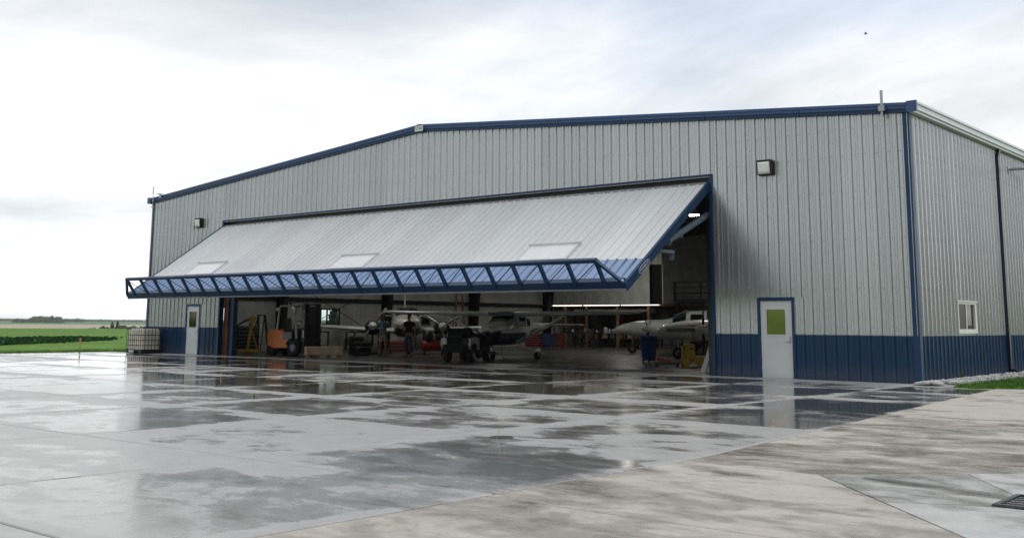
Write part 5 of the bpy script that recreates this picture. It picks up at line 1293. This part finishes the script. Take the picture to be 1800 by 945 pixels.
def bench(label, loc, rot, w, d, h, mat, items, cat='workbench', nm='workbench', short=''):
    t = thing(nm, label, cat, loc, rot)
    m = MB(); m.box((0, 0, h - .03), (w, d, .05), None, .006); m.build('top', mat, t); m = MB(); m.box((0, 0, .25), (w - .1, d - .1, .03)); m.build('shelf', 'dark', t)
    for i in (-1, 1):
        for j in (-1, 1): m = MB(); m.box((i * (w / 2 - .05), j * (d / 2 - .05), (h - .055) / 2), (.06, .06, h - .055)); m.build('leg', 'dark', t)
    for k in range(items):
        x = -w / 2 + .15 + (w - .3) * (k + .5) / items; hh = random.uniform(.1, .34); ww = random.uniform(.10, .26); kind = random.randrange(3)
        m = MB()
        if kind == 0: m.box((0, 0, hh / 2), (ww, ww * .8, hh), None, .015); m.box((0, 0, hh + .012), (ww * .5, .03, .024))
        elif kind == 1: m.lathe([(ww * .4, 0), (ww * .4, hh * .7), (ww * .15, hh * .85), (ww * .15, hh)], n=12, cap=(True, True))
        else: m.box((0, 0, hh * .25), (ww * 1.1, ww * .8, hh * .5), None, .01); m.tube([(-ww * .4, 0, hh * .5), (-ww * .3, 0, hh), (ww * .3, 0, hh), (ww * .4, 0, hh * .5)], .012, 6)
        cm = random.choice(['black', 'dark', 'red', 'galv', 'cyl', 'letter']); o = m.build(['tool_box', 'can', 'hand_tool'][kind], cm, None)
        p = Matrix.Rotation(rot, 4, 'Z') @ Vector((x, random.uniform(-d * .25, d * .25), h - .004)); o.location = Vector(loc) + p; o.rotation_euler = (0, 0, rot + random.uniform(-.4, .4))
        o['group'] = 'small workshop items on the benches'; o['category'] = ['tool box', 'can', 'tool'][kind]; o['label'] = f'{CN[cm]} {["box", "can", "handled tool"][kind]}, {ORD[k]} from the left on the {short}'
    return t
D90 = pi / 2
face2 = lambda x, y: face(x, y)
chest('wide red tool chest with drawers behind the high-wing plane', (-29.3, 21.2, .002), face(-29.3, 21.2), .95, .6, .85, 'red', 5)
chest('dark blue tool chest between the two red ones behind the plane', (-28.75, 21.85, .002), face(-28.75, 21.85), .74, .6, .86, 'blue', 6)
chest('narrow red tool chest right of the blue tool chest', (-28.3, 22.4, .002), face(-28.3, 22.4), .5, .55, .88, 'red', 6)
chest('orange red roller cabinet between the two standing men', (-25.35, 6.9, .002), face(-25.35, 6.9), 1.0, .5, .62, 'redor', 3)
chest('black tall tool cabinet against the inner left wall by the hoist', (-33.2, 4.2, .002), D90, 1.3, .7, 1.2, 'black', 6)
chest('black low tool cabinet left of the forklift', (-31.6, 5.2, .002), face(-31.6, 5.2), 1.3, .7, 1.0, 'dark', 5)
chest('dark roller cabinet behind the forklift counterweight', (-30.3, 5.6, .002), face(-30.3, 5.6), 1.1, .7, 1.05, 'black', 5)
bench('long dark workbench on the inner left wall beyond the forklift', (-33.6, 8.2, .002), D90, 2.6, .75, .95, 'dark', 9, short='long bench beyond the forklift')
bench('dark workbench with clutter under the inner left wall window', (-33.6, 12.4, .002), D90, 2.4, .75, .92, 'dark', 8, short='bench under the left wall window')
bench('workbench on the inner left wall below the farther window', (-33.6, 17.6, .002), D90, 2.6, .75, .92, 'galv', 9, short='bench below the farther left window')
bench('grey steel workbench behind the wing strut of the plane', (-28.2, 24.3, .002), face(-28.2, 24.3), 2.4, .8, .95, 'dark', 9, short='grey bench behind the wing strut')
bench('second dark bench to the right of the grey steel bench', (-26.2, 25.4, .002), face(-26.2, 25.4), 2.2, .8, .9, 'dark', 8, short='second dark bench')
bench('third bench in front of the lit back room', (-24.2, 26.6, .002), face(-24.2, 26.6), 2.6, .8, .95, 'dark', 10, short='bench before the lit back room')
bench('wooden bench inside the lit back room under the loft', (-29.6, 31.5, .002), .1, 3.2, .9, 1.0, 'wood', 9, short='wooden bench in the back room')
# tyre stack behind the forklift
for i, (x, y, k) in enumerate(((-24.9, 4.0, 0), (-24.9, 4.0, 1), (-24.9, 4.0, 2), (-25.9, 4.6, 0), (-25.9, 4.6, 1), (-25.9, 4.6, 2), (-25.9, 4.6, 3))):
    m = MB(); m.lathe([(.17, -.09), (.30, -.10), (.34, -.05), (.34, .05), (.30, .10), (.17, .09), (.15, 0), (.17, -.09)], (0, 0, 0), 'z', 18)
    o = m.build('tyre', 'rubber'); o.location = (x - .4, y + .55, .10 + .202 * k); nth = ['lowest', 'second', 'third', 'topmost'][k]
    tag(o, f'{"topmost" if (i == 2) else nth} black tyre of the {"shorter" if i < 3 else "taller"} stack behind the cardboard box', 'tyre', 'tyre stacks behind the box')
# orange ladder on the left wall
def ladder(label, loc, rot, h, mat, top=None, lean=.16):
    t = thing('ladder', label, 'ladder', loc, rot)
    for s_ in (-1, 1):
        m = MB(); m.beam((s_ * .30, 0, 0), (s_ * .17, lean * h, h), .07, .12, (0, 1, 0)); m.build('rail', mat, t)
        m = MB(); m.beam((s_ * .31, .9, 0), (s_ * .17, lean * h + .04, h - .06), .03, .05, (0, 1, 0)); m.build('rear_rail', mat, t)
    n = int(h / .305)
    for k in range(1, n):
        f = k / n; w = .30 - .13 * f; m = MB(); m.box((0, lean * h * f, h * f), (w * 2 - .02, .09, .03)); m.build('step', 'galv', t)
    m = MB(); m.box((0, lean * h + .01, h + .02), (.40, .20, .05), None, .01); m.build('cap', top or mat, t); return t
ladder('tall orange red step ladder with yellow cap by the far left wall', (-32.3, 18.4, .002), radians(60), 3.05, 'redor', 'yellow')
ladder('black step ladder leaning by the engine hoist at the inner left wall', (-33.0, 5.2, .002), radians(80), 1.7, 'dark')
# barrel on dolly, stool, jack, boards, bottles at the right jamb
t = thing('trash_barrel', 'blue plastic barrel on a caster dolly in front of the white plane', 'barrel', (-12.55, 7.3, .002))
m = MB(); m.lathe([(.001, .14), (.24, .14), (.26, .17), (.30, .90), (.335, .93), (.335, .99), (.31, 1.0), (.29, .97), (.25, .24), (.001, .24)], n=26); m.build('barrel', 'blue', t)
m = MB(); m.lathe([(.001, .09), (.26, .09), (.27, .13), (.001, .13)], n=20); m.build('dolly', 'black', t)
for i in range(4):
    a = i * pi / 2 + .5; m = MB(); m.cyl((.21 * cos(a) - .015, .21 * sin(a), .045), (.21 * cos(a) + .015, .21 * sin(a), .045), .045, n=10); m.build('caster', 'galv', t)
t = thing('step_stool', 'yellow two-step stool with a notched base near the right door jamb', 'step stool', (-9.35, 5.05, .002), radians(38))
m = MB()
for s_ in (-1, 1): m.prism([(-.36, 0), (-.20, 0), (-.05, .16), (.10, .16), (.24, 0), (.40, 0), (.40, .34), (.06, .34), (.02, .72), (-.28, .72)], s_ * .26 - .015, s_ * .26 + .015, 'xz')
m.build('side_panel', 'yellow', t)
m = MB(); m.box((-.13, 0, .735), (.36, .58, .03)); m.build('top_step', 'yellow', t); m = MB(); m.box((.23, 0, .352), (.38, .50, .026)); m.build('lower_step', 'yellow', t)
m = MB(); m.mm((-.36, -.244, .0), (-.34, .244, .70)) ; m.build('back_panel', 'yellow', t)
m = MB(); m.box((-.10, -.277, .60), (.10, .006, .06)); m.build('warning_mark', 'black', t)
t = thing('floor_jack', 'low red floor jack lying left of the yellow stool', 'jack', (-9.95, 4.45, .002), radians(25))
m = MB(); m.mm((-.42, -.17, .06), (.36, -.12, .15)); m.mm((-.42, .12, .06), (.36, .17, .15)); m.mm((.20, -.12, .06), (.36, .12, .14)); m.build('frame', 'black', t)
m = MB(); m.beam((.1, 0, .14), (-.36, 0, .26), .14, .05, (0, 1, 0)); m.cyl((-.36, 0, .24), (-.36, 0, .29), .07, n=12); m.build('lift_arm', 'red', t)
m = MB(); m.beam((.3, 0, .16), (.85, 0, .24), .03, .03); m.build('handle', 'red', t)
for x in (-.38, .30):
    m = MB(); m.cyl((x, -.19, .05), (x, .19, .05), .05, n=10); m.build('wheel', 'dark', t)
t = thing('red_toolbox', 'small dark red metal toolbox behind the yellow stool', 'toolbox', (-8.75, 6.6, .002), radians(35)); m = MB(); m.box((0, 0, .40), (.50, .32, .80), None, .02); m.build('case', 'red', t); m = MB(); m.tube([(-.15, 0, .80), (-.13, 0, .87), (.13, 0, .87), (.15, 0, .80)], .015, 6); m.build('handle', 'steel', t)
for i in range(3):
    t = thing('white_board', ['nearest', 'middle', 'farthest'][i] + ' of three narrow white boards leaning inside the right door jamb', 'board', (-6.62 + .10 * i, 1.55 + .14 * i, .002), radians(20), 'boards leaning at the right jamb')
    m = MB(); m.beam((-.30, 0, .01), (.05, .05, 1.05), .13, .03, (0, 1, 0)); m.build('board', 'white_frame', t)
for i, (x, y) in enumerate(((-8.35, 4.15), (-8.15, 4.4))):
    t = thing('white_bottle', ['left', 'right'][i] + ' white bottle on the floor between the yellow stool and the leaning boards', 'bottle', (x, y, .002), 0, 'bottles by the yellow stool')
    m = MB(); m.lathe([(.055, 0), (.06, .02), (.06, .20 + .2 * i), (.025, .27 + .2 * i), (.022, .31 + .2 * i)], n=14, cap=(True, True)); m.build('bottle', 'letter', t); m = MB(); m.cyl((0, 0, .31 + .2 * i), (0, 0, .335 + .2 * i), .026, n=10); m.build('cap', 'black', t)
# red air compressor right of the men
t = thing('air_compressor', 'dark red air compressor with a black motor right of the men', 'compressor', (-24.0, 7.6, .002), face(-24, 7.6))
m = MB(); m.lathe([(.001, -.55), (.16, -.52), (.24, -.45), (.24, .45), (.16, .52), (.001, .55)], (0, 0, .42), 'x', 16); m.build('air_tank', 'red', t)
m = MB(); m.box((-.2, 0, .80), (.36, .3, .28), None, .04); m.cyl((.12, 0, .78), (.42, 0, .78), .14, n=12); m.lathe([(.001, -.02), (.22, -.02), (.22, .02), (.001, .02)], (-.2, -.2, .82), 'y', 16); m.build('motor', 'black', t)
for i in (-1, 1):
    for j in (-1, 1): m = MB(); m.box((i * .38, j * .14, .10), (.06, .06, .20)); m.build('foot', 'dark', t)
m = MB(); m.tube([(.42, 0, .55), (.62, 0, .80), (.62, -.2, .80)], .018, 6); m.build('handle', 'steel', t)

# loft box at the back with a lit room beneath, deck, railing, stair
lf = thing('loft_room', 'pale corrugated loft room over a lit workshop at the back left of the hangar', 'loft')
LX0, LX1, LY, LZ = -Wd + .2, -25.5, 29.0, 2.64
nsh = 10; w_ = (LX1 - LX0) / nsh; lm = sheet_mesh('loft_panel', w_, LZ, lambda u: 7.3, 'liner', 0, 3)
for i in range(nsh):
    if abs(LX0 + (i + .5) * w_ - -25.9) < .45: continue
    o = link('loft_panel', lm, lf); o.location = (LX0 + i * w_, LY, 0)
sh = sheet_mesh('loft_panel', w_, 5.05, lambda u: 7.3, 'liner', 0, 3); o = link('loft_panel', sh, lf); o.location = (LX1 - w_, LY, 0)
m = MB(); m.mm((LX1 - .72, LY - .03, 2.75), (LX1 - .06, LY + .02, 5.04)); m.build('loft_door', 'black', lf)
m = MB(); m.mm((LX0, LY + .05, LZ - .12), (LX1 - .01, L - .2, LZ)); m.build('loft_floor', 'wood', lf)
m = MB(); m.mm((LX1 - .06, LY + .06, LZ + .01), (LX1 - .005, L - .2, 7.3)); m.build('loft_side', 'liner', lf)
m = MB(); m.mm((LX0 + .02, LY - .02, LZ - .05), (LX1 - .02, LY + .04, LZ - .005)); m.build('loft_beam', 'wood', lf)
for x in (-33.0, -31.3, -28.9, -26.6):
    m = MB(); m.mm((x - .07, LY + .06, 0), (x + .07, LY + .20, LZ - .13)); m.build('loft_post', 'ply', lf)
for x, w, h, mt, lb in ((-31.9, 1.1, 2.2, 'ply', 'left plywood sheet standing in the lit back room'), (-30.6, 1.2, 2.1, 'ply', 'wide plywood sheet beside the left one in the lit back room'), (-33.6, 1.0, 2.25, 'white', 'white cabinet at the left end of the lit back room'), (-28.2, .9, 2.2, 'white', 'white cabinet in the middle of the lit back room'), (-26.9, 1.2, 2.1, 'liner', 'pale cabinet at the right end of the lit back room')):
    t = thing('plywood_sheet' if mt == 'ply' else 'cabinet', lb, 'plywood' if mt == 'ply' else 'cabinet', (x, 33.4, .002))
    if mt == 'ply': m = MB(); m.box((0, 0, h / 2), (w, .03, h), Euler((-.06, 0, 0))); m.build('sheet', mt, t)
    else:
        m = MB(); m.box((0, .25, h / 2), (w, .5, h), None, .01); m.build('carcass', mt, t)
        for s_ in (-1, 1): m = MB(); m.box((s_ * w / 4, -.012, h / 2 + .03), (w / 2 - .02, .02, h - .12)); d_ = m.build('door', mt, t); m = MB(); m.box((s_ * .06, -.035, h / 2), (.02, .02, .2)); m.build('handle', 'steel', d_)
for i, x in enumerate((-32.9, -30.0, -27.1)):
    t = thing('tube_light', ['left', 'middle', 'right'][i] + ' lit tube light under the loft in the back room', 'tube light', (x, 28.92, 2.585), 0, 'tube lights under the loft')
    m = MB(); m.box((0, 0, .04), (2.8, .10, .04)); m.build('housing', 'white', t); m = MB(); m.cyl((-1.38, 0, 0), (1.38, 0, 0), .02, n=8); m.build('tube', 'tube_lit', t)
t = thing('wrapped_bundle', 'long bundle wrapped in milky plastic on a rack below the loft', 'bundle', (-29.6, 29.75, 2.06))
m = MB(); R = []
for i in range(25):
    x = -2.9 + i * 5.8 / 24; k = .8 + .35 * mnoise.noise((x * 1.1, 0, 0)); R.append([Vector((x, .38 * cos(a) * k, .20 + .20 * sin(a) * k + .05 * mnoise.noise((x * 3, a, 2)))) for a in [2 * pi * j / 12 for j in range(12)]])
m.rings(R); m.build('wrap', 'plastic_wrap', t)
rk = thing('storage_rack', 'dark steel rack under the loft edge carrying the plastic bundle', 'rack', (-29.6, 29.75, .002))
for x in (-2.8, -.9, .9, 2.8):
    for y in (-.35, .35): m = MB(); m.box((x, y, 1.015), (.06, .06, 2.03)); m.build('post', 'dark', rk)
for z in (.5, 2.02): m = MB(); m.box((0, 0, z), (5.8, .8, .05)) if z < 1 else m.box((0, 0, z + .012), (5.8, .8, .05)); m.build('shelf', 'dark', rk)
for i in range(9):
    m = MB(); s_ = random.uniform(.22, .36); m.box((0, 0, s_ * .4), (s_, s_ * .8, s_ * .8), None, .012); m.box((0, -s_ * .41, s_ * .4), (s_ * .4, .012, s_ * .25)); cm = random.choice(['black', 'card', 'cyl', 'ply', 'red']); o = m.build('storage_bin', cm); o.location = (-32.2 + i * .64, 29.70, .530)
    o['group'] = 'storage bins on the rack'; o['category'] = 'storage bin'; o['label'] = f'{CN[cm]} storage bin, {ORD[i]} from the left on the dark rack at the back'
mz = thing('mezzanine', 'dark mezzanine deck with a railing right of the loft room', 'mezzanine')
m = MB(); m.mm((LX1 + .02, 30.2, 2.72), (-20.0, 33.0, 2.95)); m.build('deck', 'dark', mz)
for x in (-25.4, -23.6, -21.8, -20.1): m = MB(); m.mm((x - .04, 30.22, 2.951), (x + .04, 30.30, 4.0)); m.build('rail_post', 'black', mz)
for z in (3.3, 3.65, 3.98): m = MB(); m.mm((LX1 + .03, 30.235, z - .035), (-20.0, 30.285, z + .035)) if False else m.mm((LX1 + .03, 30.16, z - .035), (-20.0, 30.218, z + .035)); m.build('rail', 'black', mz)
for x in (-25.3, -20.2): m = MB(); m.mm((x - .07, 30.3, 0), (x + .07, 30.44, 2.71)); m.build('post', 'black', mz)
for y in (-.4, .4): m = MB(); m.beam((-23.9, 29.7 + y, 0), (-20.6, 29.7 + y, 2.75), .05, .24, (0, 0, 1)); m.build('stair_stringer', 'black', mz)
for k in range(1, 12): m = MB(); m.box((-23.9 + 3.3 * k / 12, 29.7, 2.75 * k / 12), (.26, .74, .04)); m.build('stair_tread', 'dark', mz)
# high-bay lamps; one shows lit past the door edge
hb = None
for i, (x, y) in enumerate(((-14.6, 14.1), (-14.6, 25.0), (-25.5, 14.1), (-25.5, 25.0), (-25.5, 5.0), (-6.5, 14.1))):
    lb = ['lit round high-bay lamp seen between the raised door and its jamb', 'high-bay lamp farther back under the roof', 'high-bay lamp under the roof above the twin-engine plane', 'high-bay lamp in front of the loft room', 'high-bay lamp above the forklift', 'high-bay lamp under the roof near the right wall'][i]
    if hb is None:
        hb = thing('high_bay_lamp', lb, 'ceiling lamp', (x, y, 6.16), 0, 'high-bay lamps under the roof')
        m = MB(); m.lathe([(.10, .42), (.14, .30), (.22, .16), (.36, .0), (.37, .0), (.24, .18), (.16, .32), (.12, .44)], n=20); m.build('reflector', 'galv', hb)
        m = MB(); m.lathe([(.001, .01), (.345, .01)], n=20); m.build('lens', 'lamp_lit', hb); m = MB(); m.cyl((0, 0, .42), (0, 0, 1.6), .012, n=6); m.build('cord', 'black', hb); m = MB(); m.cyl((0, 0, .42), (0, 0, .60), .10, n=12); m.build('ballast', 'dark', hb)
    else: dup(hb, (x, y, 6.16), 0, lb)

# ================================================================ AIR
hz = MB(); hz.mm((-6900, -6900, -40), (6900, 6900, 26)); hzo = hz.build('haze', 'white', kind='stuff')
q = NT('haze_air'); q.t.nodes.remove(q.b); v = q.n('ShaderNodeVolumePrincipled'); v.inputs['Color'].default_value = (.93, .97, 1.0, 1); v.inputs['Density'].default_value = 0.9e-4; v.inputs['Anisotropy'].default_value = .45
q.l(v.outputs[0], q.o.inputs['Volume']); hzo.data.materials.clear(); hzo.data.materials.append(q.m)
